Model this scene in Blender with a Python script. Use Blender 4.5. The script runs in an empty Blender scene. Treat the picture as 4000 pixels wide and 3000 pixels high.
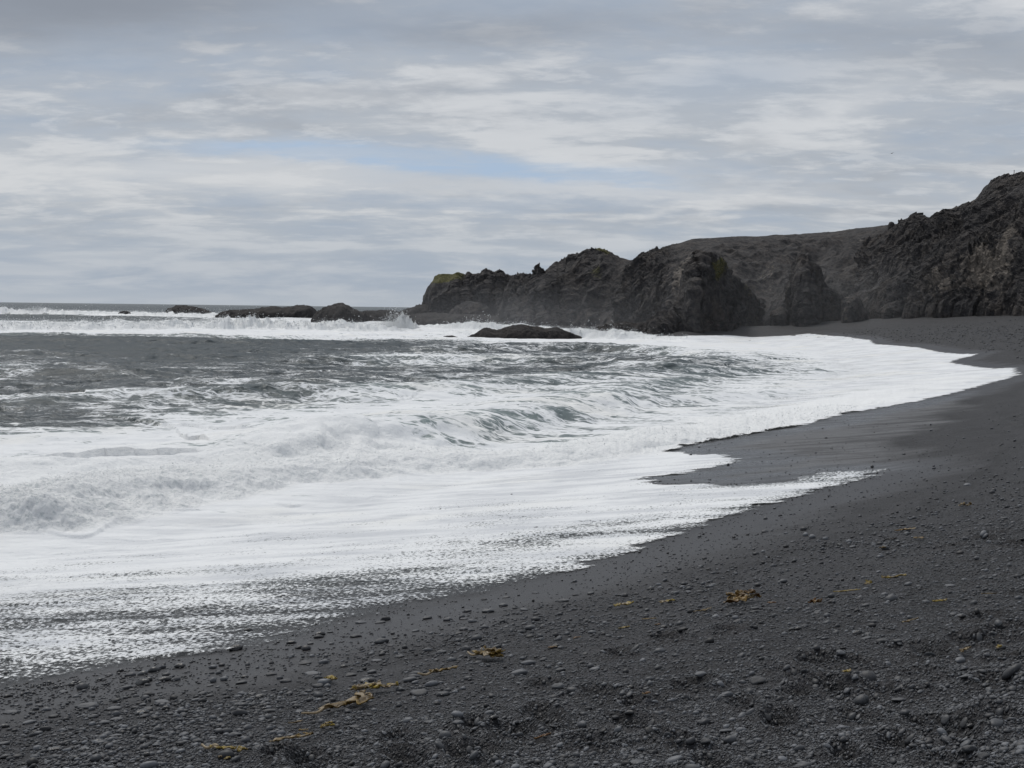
import bpy, math, random
import numpy as np
from mathutils import Vector, Matrix

rng = np.random.default_rng(7)
random.seed(7)
f32 = np.float32
Q = 1.0                      # mesh density of sea and beach
# ------------------------------------------------------------------ viewpoint
F = 5495.0                   # focal length in photo pixels (4000 wide)
H = 5.0                      # eye above still water
PITCH = math.atan(295.0 / F)
ROLL = math.radians(0.71)
fw = np.array([0, math.cos(PITCH), -math.sin(PITCH)])
r0 = np.array([1.0, 0, 0]); u0 = np.array([0, math.sin(PITCH), math.cos(PITCH)])
rt = math.cos(ROLL) * r0 + math.sin(ROLL) * u0
up = -math.sin(ROLL) * r0 + math.cos(ROLL) * u0
EYE = np.array([0, 0, H])


def ray(px, py):
    d = fw + rt * (px - 2000) / F + up * (1500 - py) / F
    return d


def at_z(px, py, z=0.0):
    d = ray(px, py); t = (z - H) / d[2]
    return EYE + d * t


def at_y(px, py, y):
    d = ray(px, py)
    return EYE + d * (y / d[1])


def hor(px):
    return 1205.0 + (px - 2000.0) * math.tan(ROLL)


scene = bpy.context.scene
COL = scene.collection

# ------------------------------------------------------------------ noise
_T = rng.random(1 << 16).astype(f32) * 2 - 1


def _hash2(ix, iy, seed):
    h = (ix * 374761393 + iy * 668265263 + seed * 1274126177) & 0x7fffffff
    h = ((h ^ (h >> 13)) * 1103515245) & 0x7fffffff
    return _T[(h ^ (h >> 16)) & 0xffff]


def _hash3(ix, iy, iz, seed):
    return _hash2(ix + iz * 57 * 131, iy + iz * 97, seed + 11)


def vn2(x, y, seed=0):
    fx = np.floor(x); fy = np.floor(y)
    tx = (x - fx).astype(f32); ty = (y - fy).astype(f32)
    ix = fx.astype(np.int64); iy = fy.astype(np.int64)
    tx = tx * tx * tx * (tx * (tx * 6 - 15) + 10); ty = ty * ty * ty * (ty * (ty * 6 - 15) + 10)
    a = _hash2(ix, iy, seed); b = _hash2(ix + 1, iy, seed)
    c = _hash2(ix, iy + 1, seed); d = _hash2(ix + 1, iy + 1, seed)
    return (a + (b - a) * tx) * (1 - ty) + (c + (d - c) * tx) * ty


def vn3(x, y, z, seed=0):
    fx = np.floor(x); fy = np.floor(y); fz = np.floor(z)
    tx = (x - fx).astype(f32); ty = (y - fy).astype(f32); tz = (z - fz).astype(f32)
    ix = fx.astype(np.int64); iy = fy.astype(np.int64); iz = fz.astype(np.int64)
    tx = tx * tx * (3 - 2 * tx); ty = ty * ty * (3 - 2 * ty); tz = tz * tz * (3 - 2 * tz)
    r = []
    for k in (0, 1):
        a = _hash3(ix, iy, iz + k, seed); b = _hash3(ix + 1, iy, iz + k, seed)
        c = _hash3(ix, iy + 1, iz + k, seed); d = _hash3(ix + 1, iy + 1, iz + k, seed)
        r.append((a + (b - a) * tx) * (1 - ty) + (c + (d - c) * tx) * ty)
    return r[0] + (r[1] - r[0]) * tz


_c, _s = math.cos(0.65), math.sin(0.65)


def fbm2(x, y, oct=4, seed=0, gain=0.5, ridged=False, lac=2.03):
    a = 1.0; t = 0.0; tot = 0.0
    for o in range(oct):
        n = vn2(x, y, seed + o * 17)
        if ridged == 1:
            n = 1 - 2 * np.abs(n)
        elif ridged == 2:
            n = 2 * np.abs(n) - 0.6
        t = t + a * n; tot += a; a *= gain
        x, y = (x * _c - y * _s) * lac + 5.2, (x * _s + y * _c) * lac - 3.7
    return t / tot


def fbm3(x, y, z, oct=4, seed=0, gain=0.5, ridged=0, lac=2.03):
    a = 1.0; t = 0.0; tot = 0.0
    for o in range(oct):
        n = vn3(x, y, z, seed + o * 17)
        if ridged == 1:
            n = 1 - 2 * np.abs(n)
        elif ridged == 2:
            n = 2 * np.abs(n) - 0.6
        t = t + a * n; tot += a; a *= gain
        x, y, z = (x * _c - y * _s) * lac + 5.2, (x * _s + y * _c) * lac - 3.7, z * lac + 1.3
    return t / tot


def worley3(x, y, z, seed=0):
    """distance to nearest and second nearest random feature point"""
    ix = np.floor(x).astype(np.int64); iy = np.floor(y).astype(np.int64); iz = np.floor(z).astype(np.int64)
    f1 = np.full(x.shape, 9.0); f2 = np.full(x.shape, 9.0)
    for dx in (-1, 0, 1):
        for dy in (-1, 0, 1):
            for dz in (-1, 0, 1):
                cx, cy, cz = ix + dx, iy + dy, iz + dz
                ox = cx + 0.5 + 0.5 * _hash3(cx, cy, cz, seed)
                oy = cy + 0.5 + 0.5 * _hash3(cx, cy, cz, seed + 1)
                oz = cz + 0.5 + 0.5 * _hash3(cx, cy, cz, seed + 2)
                d = np.sqrt((x - ox) ** 2 + (y - oy) ** 2 + (z - oz) ** 2)
                f2 = np.minimum(f2, np.maximum(f1, d)); f1 = np.minimum(f1, d)
    return f1, f2


def facets3(x, y, z, seed=0, tilt=.9):
    """angular blocks: every Voronoi cell is a flat face with its own height and tilt"""
    ix = np.floor(x).astype(np.int64); iy = np.floor(y).astype(np.int64); iz = np.floor(z).astype(np.int64)
    f1 = np.full(x.shape, 9.0); out = np.zeros(x.shape)
    for dx in (-1, 0, 1):
        for dy in (-1, 0, 1):
            for dz in (-1, 0, 1):
                cx, cy, cz = ix + dx, iy + dy, iz + dz
                ex = x - (cx + 0.5 + 0.45 * _hash3(cx, cy, cz, seed)); ey = y - (cy + 0.5 + 0.45 * _hash3(cx, cy, cz, seed + 1)); ez = z - (cz + 0.5 + 0.45 * _hash3(cx, cy, cz, seed + 2))
                d = ex * ex + ey * ey + ez * ez
                h = .35 * _hash3(cx, cy, cz, seed + 3) + tilt * (ex * _hash3(cx, cy, cz, seed + 4) + ey * _hash3(cx, cy, cz, seed + 5) + ez * (_hash3(cx, cy, cz, seed + 6) + .3))
                m = d < f1
                out = np.where(m, h, out); f1 = np.where(m, d, f1)
    return out


def sstep(a, b, x):
    t = np.clip((x - a) / (b - a), 0, 1)
    return t * t * (3 - 2 * t)


# ------------------------------------------------------------------ mesh helpers
def mesh_from(name, V, faces=None, loops=None, starts=None, smooth=True):
    me = bpy.data.meshes.new(name)
    V = np.ascontiguousarray(V, dtype=f32).reshape(-1, 3)
    me.vertices.add(len(V)); me.vertices.foreach_set('co', V.ravel())
    if faces is not None:
        faces = np.ascontiguousarray(faces, dtype=np.int32)
        loops = faces.ravel(); k = faces.shape[1]
        starts = np.arange(len(faces), dtype=np.int32) * k
    me.loops.add(len(loops)); me.loops.foreach_set('vertex_index', np.ascontiguousarray(loops, np.int32))
    me.polygons.add(len(starts)); me.polygons.foreach_set('loop_start', np.ascontiguousarray(starts, np.int32))
    me.update(calc_edges=True)
    if smooth:
        me.polygons.foreach_set('use_smooth', np.ones(len(starts), dtype=bool))
    return me


def add_attr(me, nm, arr):
    a = me.attributes.new(nm, 'FLOAT', 'POINT')
    a.data.foreach_set('value', np.ascontiguousarray(arr, f32).ravel())


def link(name, me, mat=None, parent=None):
    o = bpy.data.objects.new(name, me); COL.objects.link(o)
    if mat is not None:
        me.materials.append(mat)
    if parent is not None:
        o.parent = parent
    return o


def tag(o, label, cat, group=None, kind=None):
    if label: o['label'] = label
    if cat: o['category'] = cat
    if group: o['group'] = group
    if kind: o['kind'] = kind
    return o


def grid_faces(nr, nc):
    i = np.arange(nr * nc).reshape(nr, nc)
    return np.stack([i[:-1, :-1], i[:-1, 1:], i[1:, 1:], i[1:, :-1]], -1).reshape(-1, 4)


def compact(V, Fc, attrs):
    used = np.zeros(len(V), bool); used[Fc.ravel()] = True
    remap = np.cumsum(used) - 1
    return V[used], remap[Fc], {k: a[used] for k, a in attrs.items()}


# ------------------------------------------------------------------ shader helpers
class NT:
    def __init__(self, tree):
        self.t = tree; self.n = tree.nodes; self.l = tree.links

    def node(self, typ, **kw):
        nd = self.n.new(typ)
        for k, v in kw.items():
            setattr(nd, k, v)
        return nd

    def put(self, sock, v):
        if isinstance(v, bpy.types.NodeSocket):
            self.l.new(v, sock)
        elif v is not None:
            sock.default_value = v

    def m(self, op, a, b=None, c=None, clamp=False):
        nd = self.node('ShaderNodeMath', operation=op, use_clamp=clamp)
        self.put(nd.inputs[0], a)
        if b is not None: self.put(nd.inputs[1], b)
        if c is not None: self.put(nd.inputs[2], c)
        return nd.outputs[0]

    def ramp(self, x, a, b, c=0.0, d=1.0, smooth=True):
        nd = self.node('ShaderNodeMapRange', interpolation_type='SMOOTHSTEP' if smooth else 'LINEAR')
        self.put(nd.inputs[0], x); self.put(nd.inputs[1], a); self.put(nd.inputs[2], b)
        self.put(nd.inputs[3], c); self.put(nd.inputs[4], d)
        return nd.outputs[0]

    def attr(self, nm):
        return self.node('ShaderNodeAttribute', attribute_name=nm).outputs['Fac']

    def pos(self):
        return self.node('ShaderNodeNewGeometry').outputs['Position']

    def obj(self):
        return self.node('ShaderNodeTexCoord').outputs['Object']

    def mapping(self, vec, scale=(1, 1, 1), loc=(0, 0, 0), rot=(0, 0, 0)):
        nd = self.node('ShaderNodeMapping')
        self.put(nd.inputs[0], vec); nd.inputs[1].default_value = loc
        nd.inputs[2].default_value = rot; nd.inputs[3].default_value = scale
        return nd.outputs[0]

    def noise(self, vec, scale, detail=4, rough=0.55, dist=0.0, typ='FBM'):
        nd = self.node('ShaderNodeTexNoise', noise_type=typ)
        self.put(nd.inputs['Vector'], vec); nd.inputs['Scale'].default_value = scale
        nd.inputs['Detail'].default_value = detail; nd.inputs['Roughness'].default_value = rough
        nd.inputs['Distortion'].default_value = dist
        return nd.outputs[0]

    def voronoi(self, vec, scale, feature='F1', out=0, rand=1.0):
        nd = self.node('ShaderNodeTexVoronoi', feature=feature)
        self.put(nd.inputs['Vector'], vec); nd.inputs['Scale'].default_value = scale
        nd.inputs['Randomness'].default_value = rand
        return nd.outputs[out]

    def mix(self, fac, a, b):
        nd = self.node('ShaderNodeMix', data_type='RGBA')
        self.put(nd.inputs[0], fac)
        self.put(nd.inputs[6], a if isinstance(a, bpy.types.NodeSocket) else (*a, 1.0) if len(a) == 3 else a)
        self.put(nd.inputs[7], b if isinstance(b, bpy.types.NodeSocket) else (*b, 1.0) if len(b) == 3 else b)
        return nd.outputs[2]

    def bump(self, h, strength=0.5, dist=0.1, normal=None):
        nd = self.node('ShaderNodeBump'); nd.inputs['Strength'].default_value = strength
        nd.inputs['Distance'].default_value = dist
        self.put(nd.inputs['Height'], h)
        if normal is not None: self.put(nd.inputs['Normal'], normal)
        return nd.outputs[0]

    def bsdf(self, color, rough=0.6, normal=None, ior=1.45, spec=0.5):
        nd = self.node('ShaderNodeBsdfPrincipled')
        self.put(nd.inputs['Base Color'], color if isinstance(color, bpy.types.NodeSocket) else (*color, 1.0))
        self.put(nd.inputs['Roughness'], rough)
        nd.inputs['IOR'].default_value = ior
        self.put(nd.inputs['Specular IOR Level'], spec)
        if normal is not None: self.put(nd.inputs['Normal'], normal)
        return nd.outputs[0]

    def mixs(self, fac, a, b):
        nd = self.node('ShaderNodeMixShader'); self.put(nd.inputs[0], fac)
        self.l.new(a, nd.inputs[1]); self.l.new(b, nd.inputs[2])
        return nd.outputs[0]

    def out(self, sh, vol=False):
        o = self.node('ShaderNodeOutputMaterial')
        self.l.new(sh, o.inputs['Volume' if vol else 'Surface'])


def material(name):
    m = bpy.data.materials.new(name); m.use_nodes = True
    m.node_tree.nodes.clear()
    return m, NT(m.node_tree)


# ------------------------------------------------------------------ shore lines
def catmull(P, n=8):
    P = np.asarray(P, float); out = []
    for i in range(len(P) - 1):
        p0 = P[max(i - 1, 0)]; p1 = P[i]; p2 = P[i + 1]; p3 = P[min(i + 2, len(P) - 1)]
        for t in np.linspace(0, 1, n, endpoint=False):
            out.append(0.5 * (2 * p1 + (p2 - p0) * t + (2 * p0 - 5 * p1 + 4 * p2 - p3) * t * t
                              + (3 * p1 - p0 - 3 * p2 + p3) * t ** 3))
    out.append(P[-1])
    return np.array(out)


def seg_dist(X, Y, poly):
    """signed distance (+ left of travel), and arc parameter, to a polyline"""
    best = np.full(X.shape, 1e18, dtype=np.float64); sg = np.zeros(X.shape); up_ = np.zeros(X.shape)
    for i in range(len(poly) - 1):
        ax, ay = poly[i][:2]; bx, by = poly[i + 1][:2]
        dx, dy = bx - ax, by - ay; L2 = dx * dx + dy * dy + 1e-12
        t = np.clip(((X - ax) * dx + (Y - ay) * dy) / L2, 0, 1)
        qx = X - ax - t * dx; qy = Y - ay - t * dy
        d = qx * qx + qy * qy
        m = d < best
        best = np.where(m, d, best)
        sg = np.where(m, np.sign(dx * qy - dy * qx), sg)
        up_ = np.where(m, i + t, up_)
    return np.sqrt(best) * np.where(sg == 0, 1, sg), up_


class Field:
    """regular xy grid of a quantity, bilinear lookup"""
    def __init__(self, x0, x1, y0, y1, h):
        self.x0, self.y0, self.h = x0, y0, h
        self.nx = int((x1 - x0) / h) + 1; self.ny = int((y1 - y0) / h) + 1
        self.X, self.Y = np.meshgrid(x0 + np.arange(self.nx) * h, y0 + np.arange(self.ny) * h)

    def get(self, x, y):
        gx = np.clip((np.asarray(x) - self.x0) / self.h, 0, self.nx - 1.001)
        gy = np.clip((np.asarray(y) - self.y0) / self.h, 0, self.ny - 1.001)
        i = gx.astype(np.int32); j = gy.astype(np.int32); a = gx - i; b = gy - j
        A = self.A
        return ((A[j, i] * (1 - a) + A[j, i + 1] * a) * (1 - b) + (A[j + 1, i] * (1 - a) + A[j + 1, i + 1] * a) * b)


# upper limit of the swash, seen from above (metres); the land lies to its right
SHORE = catmull([(-60, -42), (-25, -6), (-12, 7.3), (-5.3, 14.5), (-2.24, 17.6), (-.35, 19.5), (3.17, 24.9), (8.96, 35), (16.4, 53),
                 (25, 73), (36, 104), (43.5, 135), (48, 170), (50, 205), (48, 236), (42, 248), (35, 242), (27, 232), (26, 246),
                 (33, 275), (24, 312), (4, 340), (-14, 390), (-40, 430), (-80, 520), (-200, 800)], 6)
fs = Field(-140, 260, -60, 560, 1.0)
fs.A = -seg_dist(fs.X, fs.Y, SHORE)[0]           # + landward
PS = [-200, -80, -40, -22, -13, -6, 0, 5, 14, 22, 28, 60, 200]
PZ = [-9, -5, -2.4, -0.9, -0.12, .5, 1.0, 1.85, 3.35, 4.5, 4.9, 5.2, 5.6]


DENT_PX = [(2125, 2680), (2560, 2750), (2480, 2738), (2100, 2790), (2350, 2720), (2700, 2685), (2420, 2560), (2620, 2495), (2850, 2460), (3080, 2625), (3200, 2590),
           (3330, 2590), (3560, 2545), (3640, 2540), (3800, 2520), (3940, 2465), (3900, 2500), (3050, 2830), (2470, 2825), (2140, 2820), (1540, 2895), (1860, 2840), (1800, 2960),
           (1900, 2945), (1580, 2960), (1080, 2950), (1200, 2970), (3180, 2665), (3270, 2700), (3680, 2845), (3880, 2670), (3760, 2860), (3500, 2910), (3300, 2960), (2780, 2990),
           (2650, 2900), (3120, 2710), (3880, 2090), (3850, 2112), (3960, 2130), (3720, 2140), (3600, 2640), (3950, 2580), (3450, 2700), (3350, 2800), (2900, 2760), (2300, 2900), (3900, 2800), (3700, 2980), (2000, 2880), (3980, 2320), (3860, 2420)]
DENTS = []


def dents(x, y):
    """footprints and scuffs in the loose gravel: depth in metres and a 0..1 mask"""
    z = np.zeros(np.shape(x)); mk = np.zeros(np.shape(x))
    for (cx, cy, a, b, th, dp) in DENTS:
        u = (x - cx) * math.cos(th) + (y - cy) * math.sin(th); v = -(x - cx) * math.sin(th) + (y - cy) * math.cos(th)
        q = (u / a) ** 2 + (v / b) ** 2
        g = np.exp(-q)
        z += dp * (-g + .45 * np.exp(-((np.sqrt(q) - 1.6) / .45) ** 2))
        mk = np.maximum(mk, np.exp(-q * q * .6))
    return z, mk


def terr(x, y, fine=True):
    x = np.asarray(x, float); y = np.asarray(y, float)
    s = fs.get(x, y)
    z = np.interp(s, PS, PZ)
    lim = np.interp(y, [0, 230, 262, 300], [9, 9, 1.6, .6])
    z = np.where(z > lim, lim + (z - lim) * .02, z)
    land = sstep(-2, 6, s)
    z = z + land * .16 * fbm2(x / 7.0, y / 7.0, 3, 3)
    z = z + sstep(18, 40, s) * .35 * fbm2(x / 22.0, y / 22.0, 2, 8)
    if fine:
        d = np.hypot(x, y)
        w = land * (1 - sstep(28, 60, d))
        dent = fbm2(x / .55 + .8 * y, y / .42, 3, 21, .5)
        z = z + w * sstep(3, 9, s) * .05 * dent
        if DENTS: z = z + dents(x, y)[0]
    return z


def hit(px, py):
    """where the sight line through a photo pixel meets the beach"""
    d = ray(px, py)
    t = np.geomspace(3, 420, 4000)
    P = EYE[None] + d[None] * t[:, None]
    g = P[:, 2] - terr(P[:, 0], P[:, 1])
    k = np.argmax(g < 0) if (g < 0).any() else len(t) - 1
    if k == 0: return P[0]
    a = g[k - 1] / (g[k - 1] - g[k] + 1e-9)
    return P[k - 1] + (P[k] - P[k - 1]) * a


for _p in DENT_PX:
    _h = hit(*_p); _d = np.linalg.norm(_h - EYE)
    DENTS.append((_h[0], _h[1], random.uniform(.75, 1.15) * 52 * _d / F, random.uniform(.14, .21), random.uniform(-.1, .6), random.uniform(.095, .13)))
EDGE_PX = [(-900, 2880), (-400, 2775), (0, 2692), (250, 2652), (600, 2592), (1000, 2520), (1280, 2445), (1500, 2392), (1700, 2356),
           (1950, 2300), (2200, 2228), (2450, 2155), (2600, 2100), (2714, 2056), (2904, 1999), (3080, 1946), (3201, 1913),
           (3321, 1888), (3429, 1840), (3296, 1843), (3207, 1856), (3020, 1886), (2853, 1897), (2600, 1892), (2490, 1874),
           (2600, 1857), (2750, 1835), (2850, 1812), (2883, 1799), (2796, 1776), (2690, 1780), (2586, 1768), (2680, 1746), (2790, 1722),
           (2954, 1693), (3170, 1655), (3296, 1617), (3486, 1585), (3676, 1547), (3777, 1522), (3878, 1494), (3970, 1468),
           (3961, 1437), (3891, 1441), (3815, 1434), (3707, 1416), (3745, 1402), (3815, 1384), (3676, 1377), (3587, 1358),
           (3486, 1349), (3416, 1345), (3397, 1328), (3296, 1315), (3157, 1303), (3043, 1313), (2916, 1316), (2840, 1309),
           (2663, 1316), (2560, 1316)]
EDGE = [tuple(hit(*p)[:2]) for p in EDGE_PX] + [(26, 246), (33, 275), (24, 312), (4, 340), (-14, 390), (-40, 430), (-80, 520), (-200, 800)]
EDGE = np.array(EDGE)


def in_poly(X, Y, P):
    ins = np.zeros(X.shape, bool); n = len(P)
    for i in range(n):
        x1, y1 = P[i]; x2, y2 = P[(i + 1) % n]
        if y1 == y2: continue
        c = ((y1 > Y) != (y2 > Y)) & (X < (x2 - x1) * (Y - y1) / (y2 - y1) + x1)
        ins ^= c
    return ins


POLY = np.vstack([EDGE, [(-3000, 800), (-3000, -500), (EDGE[0][0] - 30, EDGE[0][1] - 30)]])
fe = Field(-40, 60, 2, 290, 0.2)
fe.A = np.abs(seg_dist(fe.X, fe.Y, EDGE)[0]) * np.where(in_poly(fe.X, fe.Y, POLY), 1, -1)   # + on the water side

def normals(P):
    du = np.gradient(P, axis=1); dv = np.gradient(P, axis=0)
    n = np.cross(du, dv); n /= (np.linalg.norm(n, axis=-1, keepdims=True) + 1e-9)
    return n


# ------------------------------------------------------------------ sea
CPX = np.array([0, 250, 500, 750, 1000, 1250, 1500, 1750, 2000, 2250, 2500, 2750, 3000, 3250, 3500, 3750, 4000], float)
COV = {  # bearing columns as above; rows by 5495 * eye height / range
    8: [0] * 17,
    22: [.05, .1, .05, 0] + [0] * 13,
    36: [.55, .65, .5, .3, .1, .1, .2] + [.1] * 10,
    48: [.25, .4, .45, .7, .5, .3, .5, .2, .3, .3] + [.3] * 7,
    60: [.05, .1, .1, .35, 1, 1, .6, .5, .5, .5] + [.5] * 7,
    70: [.3, .3, .3, .6, 1, 1, .8, .7, .6, .5, .5, .6, .8, 1, 1, 1, 1],
    85: [1, 1, 1, 1, 1, 1, .95, .9, .8, .6, .6, .9, 1, 1, 1, 1, 1],
    105: [.97, .97, .97, .97, .97, .97, .95, .8, .7, .9, .95, 1, 1, 1, 1, 1, 1],
    121: [.9, .9, .9, .93, .95, .95, .8, .75, .9, 1, 1, 1, 1, 1, 1, 1, 1],
    134: [.05, .05, .08, .3, .6, .6, .3, .35, .8, .95, 1, 1, 1, 1, 1, 1, 1],
    142: [.03, .03, .03, .06, .1, .15, .1, .2, .6, .85, .92, .95, .95, 1, 1, 1, 1],
    165: [.03, .03, .03, .03, .05, .08, .1, .25, .3, .35, .55, .8, .75, .9, 1, 1, 1],
    185: [.06, .05, .04, .04, .06, .2, .35, .5, .4, .35, .4, .6, .6, .85, .95, 1, 1],
    202: [.2, .15, .06, .05, .1, .38, .62, .68, .62, .55, .45, .5, .6, .8, .95, 1, 1],
    228: [.22, .2, .15, .12, .2, .3, .45, .5, .45, .4, .35, .4, .6, .8, .92, 1, 1],
    245: [.55, .5, .3, .3, .25, .22, .3, .35, .35, .4, .42, .5, .65, .82, .92, 1, 1],
    258: [.82, .82, .75, .5, .25, .2, .25, .3, .35, .42, .48, .55, .7, .85, .92, 1, 1],
    275: [.4, .3, .25, .2, .25, .25, .28, .33, .4, .5, .55, .6, .75, .88, .92, .95, 1],
    305: [.3, .2, .15, .33, .4, .3, .33, .38, .5, .6, .62, .68, .8, .9, .92, .95, 1],
    350: [.18, .14, .18, .4, .43, .4, .6, .68, .7, .7, .67, .72, .8, .86, .92, 1, 1],
    385: [.62, .58, .48, .42, .38, .5, .73, .78, .76, .75, .72, .76, .82, .92, 1, 1, 1],
    430: [.2, .28, .4, .55, .68, .76, .78, .78, .72, .7, .72, .77, .9, 1, 1, 1, 1],
    480: [.14, .22, .45, .7, .78, .78, .78, .74, .7, .7, .76, .87, 1, 1, 1, 1, 1],
    520: [.7, .86, .84, .84, .85, .86, .84, .74, .72, .76, .84, 1, 1, 1, 1, 1, 1],
    560: [.92, .92, .88, .9, .92, .92, .9, .82, .78, .84, .92, 1, 1, 1, 1, 1, 1],
    610: [.95, .95, .93, .95, .96, .96, .95, .95, .95, .97, 1, 1, 1, 1, 1, 1, 1],
    700: [.97] * 9 + [.95, .92, .88, .84, .8, .8, .8, .8],
    800: [.98] * 7 + [.95, .93, .9, .86, .8, .7, .7, .7, .7, .7],
    950: [.97, .97, .97, .96, .93, .9, .86, .82, .8, .78, .76, .7, .7, .7, .7, .7, .7],
    1080: [.95, .93, .9, .93, .74, .68, .7, .7, .68, .66, .66, .66, .66, .66, .66, .66, .66],
    1180: [.80, .70, .76, .9, .78, .74, .72, .68, .66] + [.66] * 8,
    1290: [.66, .62, .62, .66, .60] + [.57] * 12,
    1400: [.58, .56, .54, .54, .52] + [.5] * 12,
    1560: [.46] * 17}
for _q in COV:
    if 200 <= _q <= 560:
        COV[_q] = [v - (.06 if v < .9 else .05) * (8 <= i <= 14) for i, v in enumerate(COV[_q])]
for _q in COV:
    if 160 <= _q <= 480:
        COV[_q] = [min(v + .02, 1) if i < 9 else v for i, v in enumerate(COV[_q])]
CQ = np.array(sorted(COV), float); CT = np.array([COV[int(q)] for q in CQ], float)


def coverage(x, y):
    px = np.clip(2000 + F * x / np.maximum(y, 1), 0, 3999.9); q = np.clip(F * H / np.maximum(y, 1), CQ[0], CQ[-1] - .01)
    j = np.clip(np.searchsorted(CQ, q, side='right') - 1, 0, len(CQ) - 2)
    b = (q - CQ[j]) / (CQ[j + 1] - CQ[j])
    gx = px / 250.0; i = np.clip(gx.astype(int), 0, 15); a = gx - i
    a = a * a * (3 - 2 * a)
    return ((CT[j, i] * (1 - a) + CT[j, i + 1] * a) * (1 - b) + (CT[j + 1, i] * (1 - a) + CT[j + 1, i + 1] * a) * b)


def wxy(pts, z=0.0):
    return np.array([at_z(p[0], p[1], z)[:2] for p in pts])


# wave crests: foot line (land on the right of travel), height, front width, back width, rough water, teal, extra foam
WAVES = []


def wave(foot, h, wf, wb, rough=0.0, teal=0.0, foam=0.0, z0=0.0):
    WAVES.append((np.asarray(foot, float), np.asarray(h, float), wf, wb, rough, teal, foam))


def hitxy(pts):
    return np.array([hit(*p)[:2] for p in pts])


# the bore running up the beach
wave(wxy([(-700, 2075), (-300, 2030), (0, 2005), (250, 2000), (450, 1960), (700, 1908), (1000, 1878), (1300, 1832), (1500, 1806), (1800, 1796),
          (2100, 1798), (2400, 1785), (2586, 1768), (2790, 1726), (2954, 1698), (3170, 1660), (3296, 1622), (3486, 1590), (3676, 1552), (3878, 1499),
          (3960, 1470)], .45),
     [.6, .66, .7, .68, .62, .56, .5, .44, .42, .4, .4, .42, .44, .46, .46, .44, .4, .36, .3, .2, .08], 1.7, 5.5, .85, .1, 1.0)
# second step of broken water behind it
wave(wxy([(-700, 1890), (-200, 1872), (150, 1850), (450, 1835), (750, 1815), (1100, 1790), (1400, 1765), (1560, 1758)], .3),
     [.3, .32, .34, .34, .32, .34, .3, .15], 1.8, 5.0, .7, .15, .8)
# the shoulder still standing up
wave([(-9, 43), (-5.2, 44.5), (-2.6, 47), (-.8, 50.5), (2.5, 58), (7.5, 72), (13, 92), (19, 112)],
     [.4, .75, 1.0, 1.0, .75, .55, .45, .3], 3.4, 8.0, .06, .8, 0)
wave([(-20, 66), (-9, 70), (0, 78), (8, 92), (16, 112), (24, 140)], [.2, .45, .6, .55, .5, .3], 4.0, 9.0, .06, .4, 0)
# crest carrying a line of cream foam, and dark swell behind
wave(wxy([(900, 1432), (1300, 1428), (1700, 1420), (2000, 1425), (2300, 1430), (2600, 1440), (2800, 1445)]),
     [.1, .5, .6, .6, .6, .55, .2], 4.0, 10., .1, .1, 0)
wave(wxy([(1700, 1385), (2000, 1378), (2200, 1378), (2500, 1390), (2700, 1405)]), [.2, .8, 1.0, .8, .2], 6.0, 12., .05, .05, 0)
# smooth swell lines in the dark water
wave(wxy([(-400, 1400), (0, 1398), (400, 1400), (800, 1405), (1200, 1400)]), [.35, .4, .4, .35, .1], 5, 12, .04, 0, 0)
wave(wxy([(-400, 1340), (0, 1338), (500, 1345), (1000, 1350), (1500, 1345)]), [.5, .5, .5, .5, .3], 8, 14, .04, 0, 0)
wave(wxy([(-300, 1478), (100, 1470), (500, 1476), (900, 1468)]), [.1, .35, .4, .1], 2.5, 6, .03, 0, 0)
wave(wxy([(500, 1530), (900, 1518), (1300, 1524), (1700, 1512), (2100, 1505)]), [.1, .35, .4, .45, .1], 2.2, 6, .05, .15, 0)
wave(wxy([(100, 1600), (500, 1586), (800, 1592), (1150, 1580), (1500, 1590)]), [.1, .35, .35, .4, .1], 2.0, 5, .05, .2, 0)
wave(wxy([(1900, 1480), (2300, 1470), (2700, 1478), (3100, 1462), (3400, 1450)]), [.1, .35, .4, .4, .1], 2.5, 6, .05, .15, 0)
wave(wxy([(2100, 1640), (2500, 1600), (2900, 1570), (3300, 1530)]), [.1, .3, .32, .1], 1.8, 5, .05, .2, 0)
# the long breaker in front of the skerries
wave(wxy([(-600, 1300), (-200, 1296), (0, 1294), (350, 1293), (650, 1290), (820, 1287), (1000, 1288)]), [1.1, 1.2, 1.25, 1.2, 1.2, .95, .4], 6.0, 14., .8, .2, 1.0)
wave([(-66, 278), (-58, 274), (-50, 276), (-42, 279), (-34, 282), (-28, 288), (-22, 296)], [.8, 1.8, 2.1, 1.9, 1.7, 1.5, .9], 7.0, 14., .7, .3, .9)
wave(wxy([(-600, 1322), (0, 1314), (500, 1316), (900, 1326), (1300, 1322), (1600, 1310)]), [.35, .4, .4, .5, .5, .2], 3, 8, .25, .8, 0)
# lips of old foam riding down the backwash
for lp in ([(-60, 2095), (20, 2110), (200, 2128), (330, 2126), (410, 2102), (480, 2075), (545, 2040)], [(640, 2036), (720, 2034), (790, 2026)], [(1050, 1992), (1130, 1998), (1200, 1984)],
           [(1450, 1892), (1560, 1886), (1700, 1880)]):
    wave(hitxy(lp), [.02, .06, .07, .05, .01], .10, .45, .75, 0, 1.0)
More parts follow.
